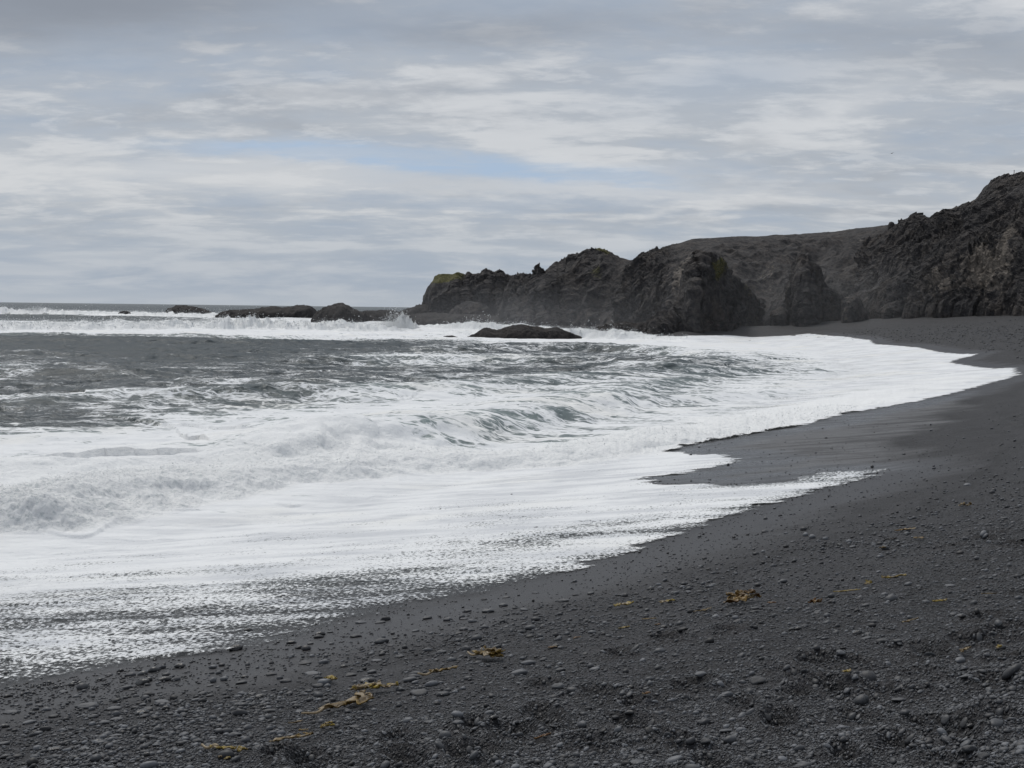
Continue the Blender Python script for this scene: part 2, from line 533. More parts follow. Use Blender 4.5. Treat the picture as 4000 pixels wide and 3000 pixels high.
# far breakers
wave([(-260, 560), (-225, 572), (-205, 580), (-185, 582), (-160, 600), (-140, 590), (-110, 560)], [1.2, 1.5, 2.4, 1.8, 1.1, 1.2, 1.0], 5, 18, .9, .1, 1.0)
wave([(-150, 520), (-135, 530), (-115, 540), (-100, 545), (-88, 560)], [.5, 1.3, 1.6, 1.5, .8], 5, 18, .8, .1, 1.0)
wave([(-240, 470), (-180, 480), (-120, 470), (-80, 460)], [.6, .9, .9, .5], 8, 20, .1, .05, 0)
wave([(-29, 308), (-26.5, 305), (-24, 304), (-21.5, 304), (-19, 306)], [.2, 2.0, 3.0, 2.4, .2], 1.5, 3., 1.6, .1, 1.0)
# surf round the mid rocks
wave([(-14, 262), (-4, 256), (6, 244), (12, 236), (18, 226), (26, 222)], [.4, 1.0, 1.2, 1.3, 1.0, .5], 3.5, 9, .8, .15, .9)
wave([(-22, 330), (-10, 320), (0, 312), (10, 305)], [.8, 1.4, 1.2, .5], 3.5, 9, .8, .15, .9)


def sea_surface(x, y, lod):
    """height, foam, aeration, roughness of the water at world points; lod = mesh spacing"""
    r = np.hypot(x, y)
    # chop
    calm = sstep(8, 50, fs_neg(x, y))
    z = np.zeros(x.shape, f32)
    wx = x + 1.5 * vn2(x / 6, y / 6, 91); wy = y + 1.5 * vn2(x / 6, y / 6, 92)
    sw = fbm2(wx / 16, wy / 7, 2, 40)
    z += (.28 * sw * calm).astype(f32)
    c1 = fbm2(wx / 3.2, wy / 1.7, 3, 50, .5, 1)
    z += (.17 * c1 * (0.25 + .75 * calm) * (1 - sstep(.5, 2.2, lod))).astype(f32)
    c2 = fbm2(wx / .9, wy / .5, 2, 60, .5, 1)
    z += (.035 * c2 * (0.3 + .7 * calm) * (1 - sstep(.15, .6, lod))).astype(f32)
    big = fbm2(x / 60, y / 26, 2, 33)
    z += (.5 * big * sstep(150, 400, r) * calm).astype(f32)
    cov = coverage(x, y).astype(f32)
    rough = np.zeros(x.shape, f32); teal = np.zeros(x.shape, f32); wf_ = np.zeros(x.shape, f32)
    jig = 1.0 * vn2(x / 2.6, y / 2.6, 120) + .5 * vn2(x / .8, y / .8, 121)
    for (foot, hh, wf, wb, rg, tl, fo) in WAVES:
        c = catmull(foot, 5); hc = np.interp(np.linspace(0, len(hh) - 1, len(c)), np.arange(len(hh)), hh)
        pad = wb * 2.2 + wf
        m = (x > c[:, 0].min() - pad) & (x < c[:, 0].max() + pad) & (y > c[:, 1].min() - pad) & (y < c[:, 1].max() + pad)
        if not m.any(): continue
        X, Y = x[m], y[m]
        d, u = seg_dist(X, Y, c)
        # fade past the ends
        e0 = np.hypot(X - c[0, 0], Y - c[0, 1]); e1 = np.hypot(X - c[-1, 0], Y - c[-1, 1])
        end = np.where((u <= 0.001), 1 - sstep(0, wb, e0), np.where(u >= len(c) - 1.001, 1 - sstep(0, wb * .6, e1), 1))
        d = d + jig[m] * wf * (.25 + .25 * rg)
        h = np.interp(u, np.arange(len(c)), hc) * end
        h = h * (1 + (.4 * vn2(u * 1.7, u * 0 + hh[0] * 9, 41) + .2 * vn2(u * 5, u * 0 + 3, 42)) * (h > .9) * (rg > .5))
        a = np.where(d < 0, 0, np.where(d < wf, sstep(0, wf, d), 1 / (1 + ((d - wf) / (wb * .55)) ** 2)))
        z[m] += (h * a).astype(f32)
        zone = sstep(-.3 * wf, .3 * wf, d) * (1 - sstep(wf + wb * .5, wf + wb * 1.1, d)) * np.clip(h / .4, 0, 1)
        rough[m] = np.maximum(rough[m], rg * zone * np.clip(h / .8, .35, 1.6))
        teal[m] = np.maximum(teal[m], tl * np.clip(h, 0, 1) * sstep(.1 * wf, .7 * wf, d) * (1 - sstep(wf, wf + wb * .3, d)))
        wf_[m] = np.maximum(wf_[m], fo * zone)
    cov = np.maximum(cov, wf_ * 1.3)
    # tumbling whitewater
    m = rough > .02
    if m.any():
        X, Y, R, L = x[m], y[m], rough[m], lod[m]
        z[m] += (R * .16 * fbm2(X / 1.5, Y / 1.3, 2, 150, .55, 2)).astype(f32)
    return z, cov, teal, rough


def fs_neg(x, y):
    return -fs.get(x, y)


def polar(az, rr):
    A, R = np.meshgrid(az, rr)
    return (R * np.sin(A)), (R * np.cos(A))


def az_array(fine, lo=-52, hi=52, f0=-23.0, f1=22.5):
    a = np.arange(f0, f1, fine)
    l = f0 - np.cumsum(np.geomspace(fine, 1.2, 60)); l = l[l > lo][::-1]
    r = f1 + np.cumsum(np.geomspace(fine, 1.2, 60)); r = r[r < hi]
    return np.radians(np.concatenate([l, a, r]))


def steps(pairs):
    """range list: (until, relative step)"""
    out = [pairs[0][0]]
    for until, k in pairs[1:]:
        n = max(2, int(math.log(until / out[-1]) / k))
        out += list(np.geomspace(out[-1], until, n + 1)[1:])
    return np.array(out)


az = az_array(.044 / Q)
rr = steps([(9.5,), (22, .0022 / Q), (52, .0013 / Q), (70, .0020 / Q), (130, .0024 / Q), (330, .0024 / Q), (700, .004 / Q), (3000, .01), (12000, .05), (60000, .3)])
X, Y = polar(az, rr)
nr, nc = X.shape
lodR = np.gradient(rr)[:, None] * np.ones((1, nc))
sx = fs.get(X, Y); ed = fe.get(X, Y)
outside = (X < -40) | (X > 60) | (Y > 289) | (Y < 2)
ed = np.where(outside, np.where(sx > 0, -5., 5.), ed)
keepv = (sx < 14) & ((ed > -1.2) | outside) & ~((sx > 12) & (Y > 250))
z, cov, teal, rough = [a.reshape(nr, nc) for a in sea_surface(X.ravel(), Y.ravel(), lodR.ravel())]
tz = terr(X, Y, False)
film = tz + .018 + .012 * fbm2(X / .5, Y / .35, 3, 310).astype(f32) + rough * .12
swash = sstep(-.25, .08, film - (z * 1.0))              # 1 where only a film lies on the sand
zz = np.where(ed > -1.3, np.maximum(z, film), z)
# froth: cauliflower lumps pushed out along the surface normal of the tumbling water
XD, YD = X.copy(), Y.copy()
fm_ = rough > .02
S_ = np.stack([X, Y, zz], -1); n_ = normals(S_); n_ = np.where(n_[..., 2:3] < 0, -n_, n_)
xm, ym, zm, Lm = X[fm_], Y[fm_], zz[fm_], lodR[fm_]
sc_ = np.clip(np.hypot(xm, ym) / 45, 1, 7)
q1, _q = worley3(xm / (.55 * sc_) + .5 * vn2(xm, ym, 3), ym / (.55 * sc_), zm / (.55 * sc_), 900)
q2, _q = worley3(xm / (.21 * sc_), ym / (.21 * sc_) + .4 * vn2(xm * 2, ym * 2, 4), zm / (.21 * sc_), 910)
hf = fbm3(xm / (.30 * sc_), ym / (.30 * sc_), zm / (.30 * sc_), 5, 920, .7)
frd = rough[fm_] * sc_ ** .2 * (.13 * (.55 - q1) + .08 * (.5 - q2) + .12 * hf)
XD[fm_] += n_[fm_][:, 0] * frd; YD[fm_] += n_[fm_][:, 1] * frd; zz = zz.astype(np.float64); zz[fm_] += n_[fm_][:, 2] * frd
# foam ridges left on the backwash sheet
rid = fbm2(X / 3.0, Y / 1.1, 3, 320, .5, 1)
zz = zz + swash * sstep(.55, .9, rid) * .03
cov = np.where((Y > 41) & (ed < 3.5), np.maximum(cov, 1.3 * sstep(3.5, 1.0, ed)), cov)
foam = cov + .10 * fbm2(X / 5.0, Y / 2.2, 3, 330) * sstep(.02, .25, cov) * (1 - sstep(.95, 1.0, cov))
V = np.stack([XD, YD, zz], -1).reshape(-1, 3)
Fc = grid_faces(nr, nc)
Fc = Fc[keepv.ravel()[Fc].all(1)]
atts = {'foam': np.clip(foam, 0, 1.35).ravel(), 'teal': teal.ravel(), 'rough': rough.ravel(),
        'swash': swash.ravel(), 'edge': np.clip(ed, -3, 30).ravel()}
V, Fc, atts = compact(V, Fc, atts)
SEA_V, SEA_ROUGH = V, atts['rough']
me = mesh_from('sea', V, Fc)
for k, a in atts.items(): add_attr(me, k, a)

m, N = material('sea_water')
P = N.pos()
cv0 = N.attr('foam'); tl = N.attr('teal'); sw = N.attr('swash'); eg = N.attr('edge'); rg = N.attr('rough')
cv = N.m('SUBTRACT', cv0, N.m('MULTIPLY', tl, .13))
Pw = N.node('ShaderNodeVectorMath', operation='MULTIPLY_ADD')
N.put(Pw.inputs[0], N.node('ShaderNodeTexNoise').outputs['Color']); Pw.inputs[1].default_value = (1.1, .9, 0); N.put(Pw.inputs[2], P)
nz = Pw.inputs[0].links[0].from_node; N.put(nz.inputs['Vector'], P); nz.inputs['Scale'].default_value = .55; nz.inputs['Detail'].default_value = 4
Pw = Pw.outputs[0]
Ps = N.mapping(Pw, (.42, 1.0, 1.0), rot=(0, 0, math.radians(-14)))
n1 = N.noise(Ps, .75, 8, .62)
n2 = N.noise(Ps, 3.2, 5, .65)
vor = N.voronoi(N.mapping(Pw, (.7, 1.2, 1)), 2.2, 'DISTANCE_TO_EDGE')
lace = N.m('ADD', N.m('MULTIPLY', n1, .62), N.m('MULTIPLY', n2, .38))
lace = N.m('SUBTRACT', lace, N.m('MULTIPLY', N.ramp(vor, 0, .22), .07))
lace = N.ramp(lace, .30, .66, 0, 1, False)
fm = N.m('SUBTRACT', lace, N.m('SUBTRACT', 1.0, cv))
fm_sea = N.ramp(fm, -.13, .15)
wb1 = N.noise(N.mapping(Pw, (.55, 1.0, 1.0), rot=(0, 0, math.radians(-14))), 1.1, 4, .55, .4)
wb2 = N.noise(N.mapping(Pw, (.5, 1.0, 1.0), (3, 5, 0), (0, 0, math.radians(-8))), 2.3, 4, .55, .4)
web = N.m('MAXIMUM', N.ramp(N.m('ABSOLUTE', N.m('SUBTRACT', wb1, .5)), .006, .03, 1, 0), N.m('MULTIPLY', N.ramp(N.m('ABSOLUTE', N.m('SUBTRACT', wb2, .5)), .006, .035, 1, 0), .8))
web = N.m('MULTIPLY', N.m('MULTIPLY', web, N.ramp(cv0, .08, .45, 0, .8)), N.ramp(n1, .43, .57))
fm_sea = N.m('MAXIMUM', fm_sea, web)                      # filaments of old foam between the patches
# finer holes in the thin sheet on the sand
hn = N.noise(N.mapping(P, (1.0, .75, 1)), 17.0, 5, .66)
hb = N.noise(N.mapping(P, (.4, 1, 1), rot=(0, 0, .3)), .9, 4, .6)
hl = N.ramp(N.m('ADD', N.m('MULTIPLY', hn, .6), N.m('MULTIPLY', hb, .4)), .34, .64, 0, 1, False)
cv = N.m('SUBTRACT', cv, N.m('MULTIPLY', N.m('MULTIPLY', N.m('SUBTRACT', 1.0, N.ramp(eg, .0, .8)), N.m('MULTIPLY', sw, N.m('SUBTRACT', 1.0, N.ramp(rg, 0, .2)))), .17))
fm_sw = N.ramp(N.m('SUBTRACT', hl, N.m('SUBTRACT', 1.0, cv)), -.16, .22)
fmask = N.m('ADD', N.m('MULTIPLY', fm_sea, N.m('SUBTRACT', 1.0, sw)), N.m('MULTIPLY', fm_sw, sw))
# water
b1 = N.noise(N.mapping(Pw, (.7, 1.2, 1)), 1.6, 5, .6)
b0 = N.noise(N.mapping(Pw, (.55, .3, 1)), .8, 4, .6, 0, 'RIDGED_MULTIFRACTAL')
wn = N.bump(b1, .8, .3, N.bump(b0, .9, .6))
aer = N.m('MULTIPLY', N.ramp(cv, .3, .95), .75)
wcol = N.mix(aer, (.015, .022, .025), (.265, .315, .313))
wcol = N.mix(N.m('MULTIPLY', tl, .6), wcol, (.26, .315, .315))
fz = N.node('ShaderNodeFresnel'); fz.inputs['IOR'].default_value = 1.333; N.put(fz.inputs['Normal'], wn)
dif = N.node('ShaderNodeBsdfDiffuse'); N.put(dif.inputs['Color'], wcol); N.put(dif.inputs['Normal'], wn)
glo = N.node('ShaderNodeBsdfGlossy'); glo.inputs['Roughness'].default_value = .26; glo.inputs['Color'].default_value = (.94, .975, 1, 1); N.put(glo.inputs['Normal'], wn)
water = N.mixs(N.ramp(fz.outputs[0], .02, .9, .02, .29, False), dif.outputs[0], glo.outputs[0])   # wave facets shade one another at grazing angles
# foam
fb = N.noise(P, 14.0, 5, .7)
fb2 = N.noise(P, 2.2, 4, .6)
fbh = N.m('ADD', N.m('MULTIPLY', fb, N.m('ADD', .3, N.m('MULTIPLY', rg, 1.3))), fb2)
fn = N.bump(fbh, .7, .13)
creamy = N.ramp(N.noise(P, .12, 2, .5), .52, .68)
fcol = N.mix(N.m('MULTIPLY', creamy, .35), (.83, .845, .86), (.83, .81, .74))
thn = N.noise(N.mapping(P, (.22, 1.0, 1), rot=(0, 0, math.radians(12))), 1.5, 6, .62)
thn2 = N.noise(P, .35, 3, .5)
thin = N.m('MULTIPLY', N.ramp(N.m('ADD', N.m('MULTIPLY', thn, .6), N.m('MULTIPLY', thn2, .4)), .43, .62), N.m('ADD', .45, N.m('MULTIPLY', sw, .55)))
fcol = N.mix(N.m('MULTIPLY', thin, .8), fcol, (.58, .60, .635))          # thin foam: wet sand greys it
mot = N.noise(P, 7.0, 6, .72)
fcol = N.mix(N.ramp(rg, 0, .4), fcol, (.93, .94, .945))
fcol = N.mix(N.m('MULTIPLY', N.ramp(mot, .50, .62), N.ramp(rg, .05, .8, 0, .7)), fcol, (.52, .57, .585))   # bubbly water between the froth
fo = N.bsdf(fcol, .8, fn, 1.33, .25)
tr = N.node('ShaderNodeBsdfTranslucent'); tr.inputs['Color'].default_value = (.8, .84, .85, 1)
fo = N.mixs(.10, fo, tr.outputs[0])
mixed = N.mixs(fmask, water, fo)
# bare film on sand: clear, sand shows through
film_sh = N.mixs(.12, N.node('ShaderNodeBsdfTransparent').outputs[0], water)
holes = N.m('MULTIPLY', N.m('SUBTRACT', 1.0, fmask), N.ramp(sw, .5, .95))
sh = N.mixs(holes, mixed, film_sh)
# ragged water's edge
er = N.noise(N.mapping(P, (.35, 1.2, 1)), 1.1, 6, .65)
er2 = N.noise(P, 8.0, 3, .6)
ea = N.m('ADD', eg, N.m('MULTIPLY', N.m('SUBTRACT', er, .5), 2.2))
ea = N.m('ADD', ea, N.m('MULTIPLY', N.m('SUBTRACT', er2, .5), .5))
alpha = N.ramp(ea, -.03, .06)
sh = N.mixs(alpha, N.node('ShaderNodeBsdfTransparent').outputs[0], sh)
N.out(sh)
tag(link('sea', me, m), 'grey surging sea with white breakers and foam running up the black beach', 'sea', kind='structure')

# ------------------------------------------------------------------ beach
azb = np.concatenate([np.radians(np.arange(-180, -60, 6)), az_array(.09 / Q, -60, 60), np.radians(np.arange(66, 181, 6))])
rb = steps([(.4,), (3.5, .12), (30, .0042 / Q), (70, .0065 / Q), (330, .012), (700, .08)])
X, Y = polar(azb, rb)
tz = terr(X, Y)
sx = fs.get(X, Y); ed = fe.get(X, Y)
out_ = (X < -40) | (X > 60) | (Y > 289) | (Y < 2)
ed = np.where(out_, -sx, ed)
V = np.stack([X, Y, tz], -1).reshape(-1, 3)
Fc = grid_faces(*X.shape)
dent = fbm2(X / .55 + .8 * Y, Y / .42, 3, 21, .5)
damp_shade = dents(X, Y)[1] * np.clip(1 + .7 * dent, 0, 1)  # damp gravel in the hollows, deepened to paint in their shade
FRESH = hitxy([(2450, 1872), (2586, 1768), (2954, 1698), (3300, 1622), (3640, 1556), (3800, 1530), (3760, 1570), (3640, 1640), (3500, 1715), (3450, 1790), (3430, 1838), (3200, 1858), (2850, 1897)])
fd = np.abs(seg_dist(X, Y, np.vstack([FRESH, FRESH[:1]]))[0]) * np.where(in_poly(X, Y, FRESH), 1, -1)
fresh = sstep(-1.2, 1.0, fd + 1.6 * fbm2(X / 2.2, Y / 4.0, 3, 880))
me = mesh_from('beach', V, Fc)
add_attr(me, 'fresh', fresh)
add_attr(me, 'edge', np.clip(ed, -30, 5)); add_attr(me, 'up', np.clip(sx, -20, 60)); add_attr(me, 'damp_shade', damp_shade)
m, N = material('black_sand')
P = N.pos()
eg = N.attr('edge'); frs = N.attr('fresh'); upv = N.attr('up'); dp = N.attr('damp_shade')
wn = N.noise(N.mapping(P, (.5, 1, 1)), .5, 4, .6)
wet = N.ramp(N.m('ADD', eg, N.m('MULTIPLY', N.m('SUBTRACT', wn, .5), 3.0)), -3.6, -1.0)
g1 = N.voronoi(P, 34.0); g2 = N.voronoi(P, 85.0); g3 = N.noise(P, 1.3, 8, .68); g4 = N.noise(N.mapping(P, (.5, 1, 1), rot=(0, 0, .6)), .25, 5, .6)
gc = N.node('ShaderNodeTexVoronoi'); N.put(gc.inputs['Vector'], P); gc.inputs['Scale'].default_value = 48.0
tint = N.node('ShaderNodeSeparateColor'); N.l.new(gc.outputs['Color'], tint.inputs[0])
col = N.mix(N.ramp(g3, .34, .66), (.0115, .0113, .0126), (.031, .0305, .034))
col = N.mix(N.m('MULTIPLY', N.ramp(g4, .4, .65), .5), col, (.025, .0245, .0262))
col = N.mix(N.m('MULTIPLY', N.ramp(tint.outputs[0], .45, 1.0), .7), col, (.085, .088, .096))
col = N.mix(N.m('MULTIPLY', N.ramp(tint.outputs[1], .6, 1.0), .6), col, (.012, .012, .013))
tw = N.m('ADD', upv, N.m('MULTIPLY', N.noise(P, .22, 4, .55), 5.0))
cbu = N.node('ShaderNodeCombineXYZ'); N.put(cbu.inputs[0], tw)
tl_ = N.noise(cbu.outputs[0], 1.1, 4, .6)
col = N.mix(N.m('MULTIPLY', N.ramp(tl_, .52, .64), .45), col, (.046, .045, .048))
col = N.mix(N.m('MULTIPLY', N.ramp(tl_, .48, .38), .5), col, (.011, .011, .012))
col = N.mix(N.m('MULTIPLY', wet, .75), col, (.0165, .016, .0182))
col = N.mix(N.m('MULTIPLY', dp, .85), col, (.009, .009, .010))  # hollows: damp tone and painted shade together
hgt = N.m('ADD', N.m('MULTIPLY', g1, -.6), N.m('MULTIPLY', g2, -.25))
hgt = N.m('MULTIPLY', hgt, N.ramp(wet, 0, 1, 1, .3))
hgt = N.m('ADD', hgt, N.m('MULTIPLY', g3, .5))
nm = N.bump(hgt, .9, .035)
wr = N.noise(N.mapping(P, (.25, 1, 1)), 1.2, 4, .6)
stk = N.m('MULTIPLY', frs, N.ramp(wr, .36, .58, .35, 1))
rgh = N.m('SUBTRACT', N.ramp(wet, 0, 1, .65, .45), N.m('MULTIPLY', stk, .22))
N.out(N.bsdf(col, rgh, nm, 1.45, N.m('ADD', N.ramp(wet, 0, 1, .18, .24), N.m('MULTIPLY', stk, .45))))
tag(link('beach', me, m), 'black sand and gravel beach curving round the bay', 'beach', kind='structure')
BEACH_MAT = m

# ------------------------------------------------------------------ rock
def rock_material(name, dark, mid, tan, sc=1.0):
    m, N = material(name)
    P = N.pos()
    n1 = N.noise(P, .16 * sc, 6, .62); n2 = N.noise(P, .9 * sc, 6, .65); n3 = N.noise(P, 3.0 * sc, 4, .6)
    col = N.mix(N.ramp(n2, .36, .66), dark, mid)
    tn = N.attr('tan')
    col = N.mix(N.m('MULTIPLY', N.ramp(N.m('ADD', N.m('MULTIPLY', n1, .6), N.m('MULTIPLY', n2, .5)), .50, .70), .55), col, (mid[0] * 1.35, mid[1] * 1.2, mid[2] * 1.05))
    tf = N.ramp(N.m('ADD', N.m('SUBTRACT', tn, .38), N.m('MULTIPLY', N.m('SUBTRACT', n2, .5), 1.7)), -.05, .4)
    col = N.mix(N.m('MULTIPLY', tf, .8), col, tan)
    ms = N.attr('moss')
    mf = N.ramp(N.m('ADD', N.m('SUBTRACT', ms, .5), N.m('MULTIPLY', N.m('SUBTRACT', n2, .5), 1.1)), -.1, .25)
    col = N.mix(mf, col, N.mix(N.ramp(n3, .4, .6), (.06, .06, .024), (.125, .115, .042)))
    b = N.bump(N.m('ADD', n2, N.m('MULTIPLY', n3, .6)), 1.0, .9 / sc)
    N.out(N.bsdf(col, .85, b, 1.45, .3))
    return m


ROCK = rock_material('lava_rock', (.027, .0258, .028), (.068, .064, .0635), (.20, .175, .15))
WETROCK = rock_material('wet_lava_rock', (.016, .015, .016), (.036, .033, .033), (.06, .05, .045), 2.0)


def crag(P, big, seed, blob=.35, split=False):
    """outward displacement of craggy lava, in metres per unit amplitude (coarse masses, fine rubble)"""
    x, y, z = P[..., 0].ravel() / big, P[..., 1].ravel() / big, P[..., 2].ravel() / big
    a = fbm3(x, y, z * .8, 2, seed, .5, 1)
    g = fbm3(x * 1.7, y * 1.7, z * .35, 3, seed + 200, .5, 1)           # upright ribs and gullies
    wx = x + .3 * vn3(x * 2, y * 2, z * 2, seed + 9); wz = z + .25 * vn3(x * 3, y * 3, z * 3, seed + 19)
    f1, f2 = worley3(wx * 2.6, y * 2.6, wz * 2.6, seed + 300)
    low = .50 * a + .46 * g + blob * (.55 - f1) * .4
    wy = y + .2 * vn3(x * 3, y * 3, z * 3, seed + 29)
    g1 = facets3(wx * 3.2, wy * 3.2, wz * 2.2, seed + 310)
    g2 = facets3(wx * 8, wy * 8, wz * 5.5, seed + 320)
    g3 = facets3(wx * 19, wy * 19, wz * 15, seed + 330)
    h = fbm3(x * 4, y * 4, z * 4, 5, seed + 400, .62, 1)
    v2 = fbm3(x * 5, y * 5, z * .9, 3, seed + 500, .5, 1)
    hi = .13 * h + .14 * v2 + .20 * g1 + .13 * g2 + .07 * g3
    sh = P.shape[:-1]
    hi = hi * np.clip(.62 + 1.5 * vn3(x * .9, y * .9, z * 1.1, seed + 777), .15, 1.15)
    if split: return low.reshape(sh), hi.reshape(sh)
    return (low + hi).reshape(sh)


def cliff(name, ctrl, amp, big, seed, nu=500, nv=150, back=60, prof=1.0, tanf=None, mossf=None, edge_amp=.35, mat=None, backdrop=-.05, rugged=None):
    """ctrl rows: base px, base range, base z, top px, top py, top range. Face from foot to skyline, then a plateau going back."""
    c = np.array(ctrl, float)
    k = np.arange(len(c)); uu = np.linspace(0, len(c) - 1, nu)
    g = [np.interp(uu, k, c[:, i]) for i in range(6)]
    base = np.stack([at_y_v(g[0], g[1], g[2])], 0)[0]
    top = np.stack([EYE + ray(g[3][i], g[4][i]) * (g[5][i] / ray(g[3][i], g[4][i])[1]) for i in range(nu)])
    v = np.linspace(0, 1, nv)[:, None]
    vz = v; vh = v ** prof
    P = np.empty((nv, nu, 3))
    P[..., 0] = base[None, :, 0] + (top - base)[None, :, 0] * vh
    P[..., 1] = base[None, :, 1] + (top - base)[None, :, 1] * vh
    P[..., 2] = base[None, :, 2] + (top - base)[None, :, 2] * vz
    nb = 24
    w = np.linspace(0, 1, nb + 1)[1:, None]
    B = np.empty((nb, nu, 3))
    dirx = top[:, 0] / np.hypot(top[:, 0], top[:, 1]); diry = top[:, 1] / np.hypot(top[:, 0], top[:, 1])
    B[..., 0] = top[None, :, 0] + dirx[None] * w * back
    B[..., 1] = top[None, :, 1] + diry[None] * w * back
    B[..., 2] = top[None, :, 2] + backdrop * back * w
    low = np.empty((1, nu, 3)); low[0] = base; low[0, :, 2] -= 4
    S = np.concatenate([low, P, B], 0)
    vv = np.concatenate([[0], v[:, 0], 1 + w[:, 0]])[:, None]
    n = normals(S)
    if (n[nv // 2] * np.array([0, -1, 0])).sum() < 0: n = -n
    d, dh = crag(S, big, seed, split=True)
    fade = np.where(vv <= 1, edge_amp + (1 - edge_amp) * (1 - sstep(.72, 1.0, vv)), edge_amp * np.clip(1.6 - (vv - 1) * 2, .3, 1))
    rug = rugged(g[3])[None] if rugged else 1.0
    S2 = S + n * ((d * amp * fade + dh * amp * np.where(vv <= 1, .85, .5) * (1 - (1 - rug) * sstep(.45, .7, vv))))[..., None]
    me = mesh_from(name, S2, grid_faces(*S.shape[:2])[:, ::-1])
    T = np.zeros(S.shape[:2]); M = np.zeros(S.shape[:2])
    ppx = 2000 + F * S[..., 0] / S[..., 1]; vvb = np.broadcast_to(vv, T.shape)
    if tanf: T = tanf(ppx, vvb, S)
    if mossf: M = mossf(ppx, vvb, S)
    add_attr(me, 'tan', T); add_attr(me, 'moss', M)
    return link(name, me, mat or ROCK)


def at_y_v(px, y, z):
    """points at bearing px, range y, height z"""
    x = (np.asarray(px) - 2000) / F * y
    return np.stack([x, np.asarray(y), np.asarray(z)], -1)


def gau(x, c, s):
    return np.exp(-((x - c) / s) ** 2)


# far headland (grass-capped nose)
o = cliff('headland', [
    (1700, 500, 0, 1740, 1085, 500), (1672, 450, 0, 1708, 1088, 455), (1664, 432, 0, 1700, 1082, 440), (1690, 424, 0, 1725, 1076, 436), (1740, 420, 0, 1770, 1078, 436),
    (1770, 420, 0, 1790, 1072, 435), (1800, 420, 0, 1822, 1082, 435), (1812, 420, 0, 1829, 1066, 434), (1825, 420, 0, 1842, 1076, 434), (1860, 418, 0, 1876, 1078, 433),
    (1875, 418, 0, 1892, 1062, 432), (1895, 416, 0, 1910, 1061, 432), (1915, 416, 0, 1925, 1073, 432), (1935, 415, 0, 1938, 1066, 431), (1955, 414, 0, 1955, 1062, 430),
    (1975, 414, 0, 1965, 1076, 430), (2000, 412, 0, 1990, 1085, 430), (2060, 412, 0, 2040, 1088, 430), (2120, 412, 0, 2100, 1095, 430)],
    4.2, 12, 11, 560, 220, 50, 1.0, rugged=lambda p: .35 + .65 * sstep(1775, 1800, p),
    mossf=lambda p, v, S: 1.25 * gau(p, 1735, 62) * sstep(.72, .9, v) + .2 * sstep(.8, 1, v),
    tanf=lambda p, v, S: .2 * gau(p, 1990, 20), edge_amp=.22)
tag(o, 'far dark headland with a grassy cap and jagged teeth above the sea', 'headland', 'lava cliffs round the bay')
o = cliff('cliff', [
    (1985, 420, 0, 2008, 1100, 425), (1962, 388, 0, 2000, 1085, 402), (1975, 378, 0, 2010, 1073, 396), (2030, 372, 0, 2045, 1077, 394), (2070, 370, 0, 2080, 1075, 392),
    (2085, 370, 0, 2094, 1060, 391), (2095, 370, 0, 2100, 1043, 390), (2112, 368, 0, 2118, 1046, 390), (2125, 368, 0, 2128, 1056, 389), (2140, 366, 0, 2142, 1046, 388),
    (2158, 366, 0, 2160, 1034, 388), (2172, 365, 0, 2174, 1030, 388), (2182, 365, 0, 2182, 1038, 387), (2200, 364, 0, 2205, 1020, 387), (2230, 362, 0, 2235, 1004, 386),
    (2300, 360, 0, 2302, 986, 385), (2340, 358, 0, 2335, 980, 385), (2370, 356, 0, 2372, 988, 384), (2420, 352, 0, 2420, 1014, 383), (2460, 350, 0, 2462, 1023, 382),
    (2520, 348, 0, 2500, 1022, 381), (2600, 346, 0, 2580, 1030, 380)],
    4.6, 14, 23, 680, 260, 50, 1.1,
    mossf=lambda p, v, S: .75 * gau(p, 2345, 40) * sstep(.85, 1.0, v) + .55 * gau(p, 2330, 40) * gau(v, .62, .12),
    tanf=lambda p, v, S: .35 * sstep(2250, 2450, p) * gau(v, .3, .25) + .25 * gau(p, 1995, 25), edge_amp=.22)
tag(o, 'rounded brown cliff with a low hump behind the far rocks', 'cliff', 'lava cliffs round the bay')
# bowl of cinder and crags behind the stacks
o = cliff('cliff', [
    (2440, 352, 0, 2470, 1032, 378), (2500, 340, 0, 2498, 1020, 372), (2512, 338, 0, 2508, 1005, 370), (2530, 336, 0, 2530, 1006, 368), (2570, 330, .3, 2565, 983, 366),
    (2610, 326, .6, 2608, 963, 364), (2640, 322, .8, 2640, 958, 362), (2700, 318, 1, 2700, 938, 362), (2760, 316, 1.2, 2760, 934, 364), (2850, 314, 1.6, 2850, 929, 368),
    (2950, 312, 2, 2950, 925, 372), (3020, 310, 2.4, 3020, 920, 376), (3140, 306, 3, 3140, 917, 380), (3230, 302, 3.4, 3230, 911, 382), (3350, 296, 3.8, 3350, 893, 380),
    (3440, 290, 4, 3440, 885, 374), (3545, 284, 4.2, 3545, 878, 366), (3650, 280, 4.4, 3650, 865, 360)],
    4.5, 14, 37, 900, 300, 60, 1.5, rugged=lambda p: 1 - .85 * sstep(2560, 2680, p) * (1 - sstep(3540, 3600, p)),
    tanf=lambda p, v, S: .85 * gau(p, 2690, 60) * gau(v, .45, .3) + .4 * gau(p, 2990, 60) * gau(v, .42, .16) + .5 * gau(p, 3370, 45) * gau(v, .72, .09),
    mossf=lambda p, v, S: .3 * gau(p, 2940, 40) * gau(v, .5, .1), edge_amp=.10)
tag(o, 'long smooth-topped cinder slope between the hump and the right-hand cliff', 'cliff', 'lava cliffs round the bay')
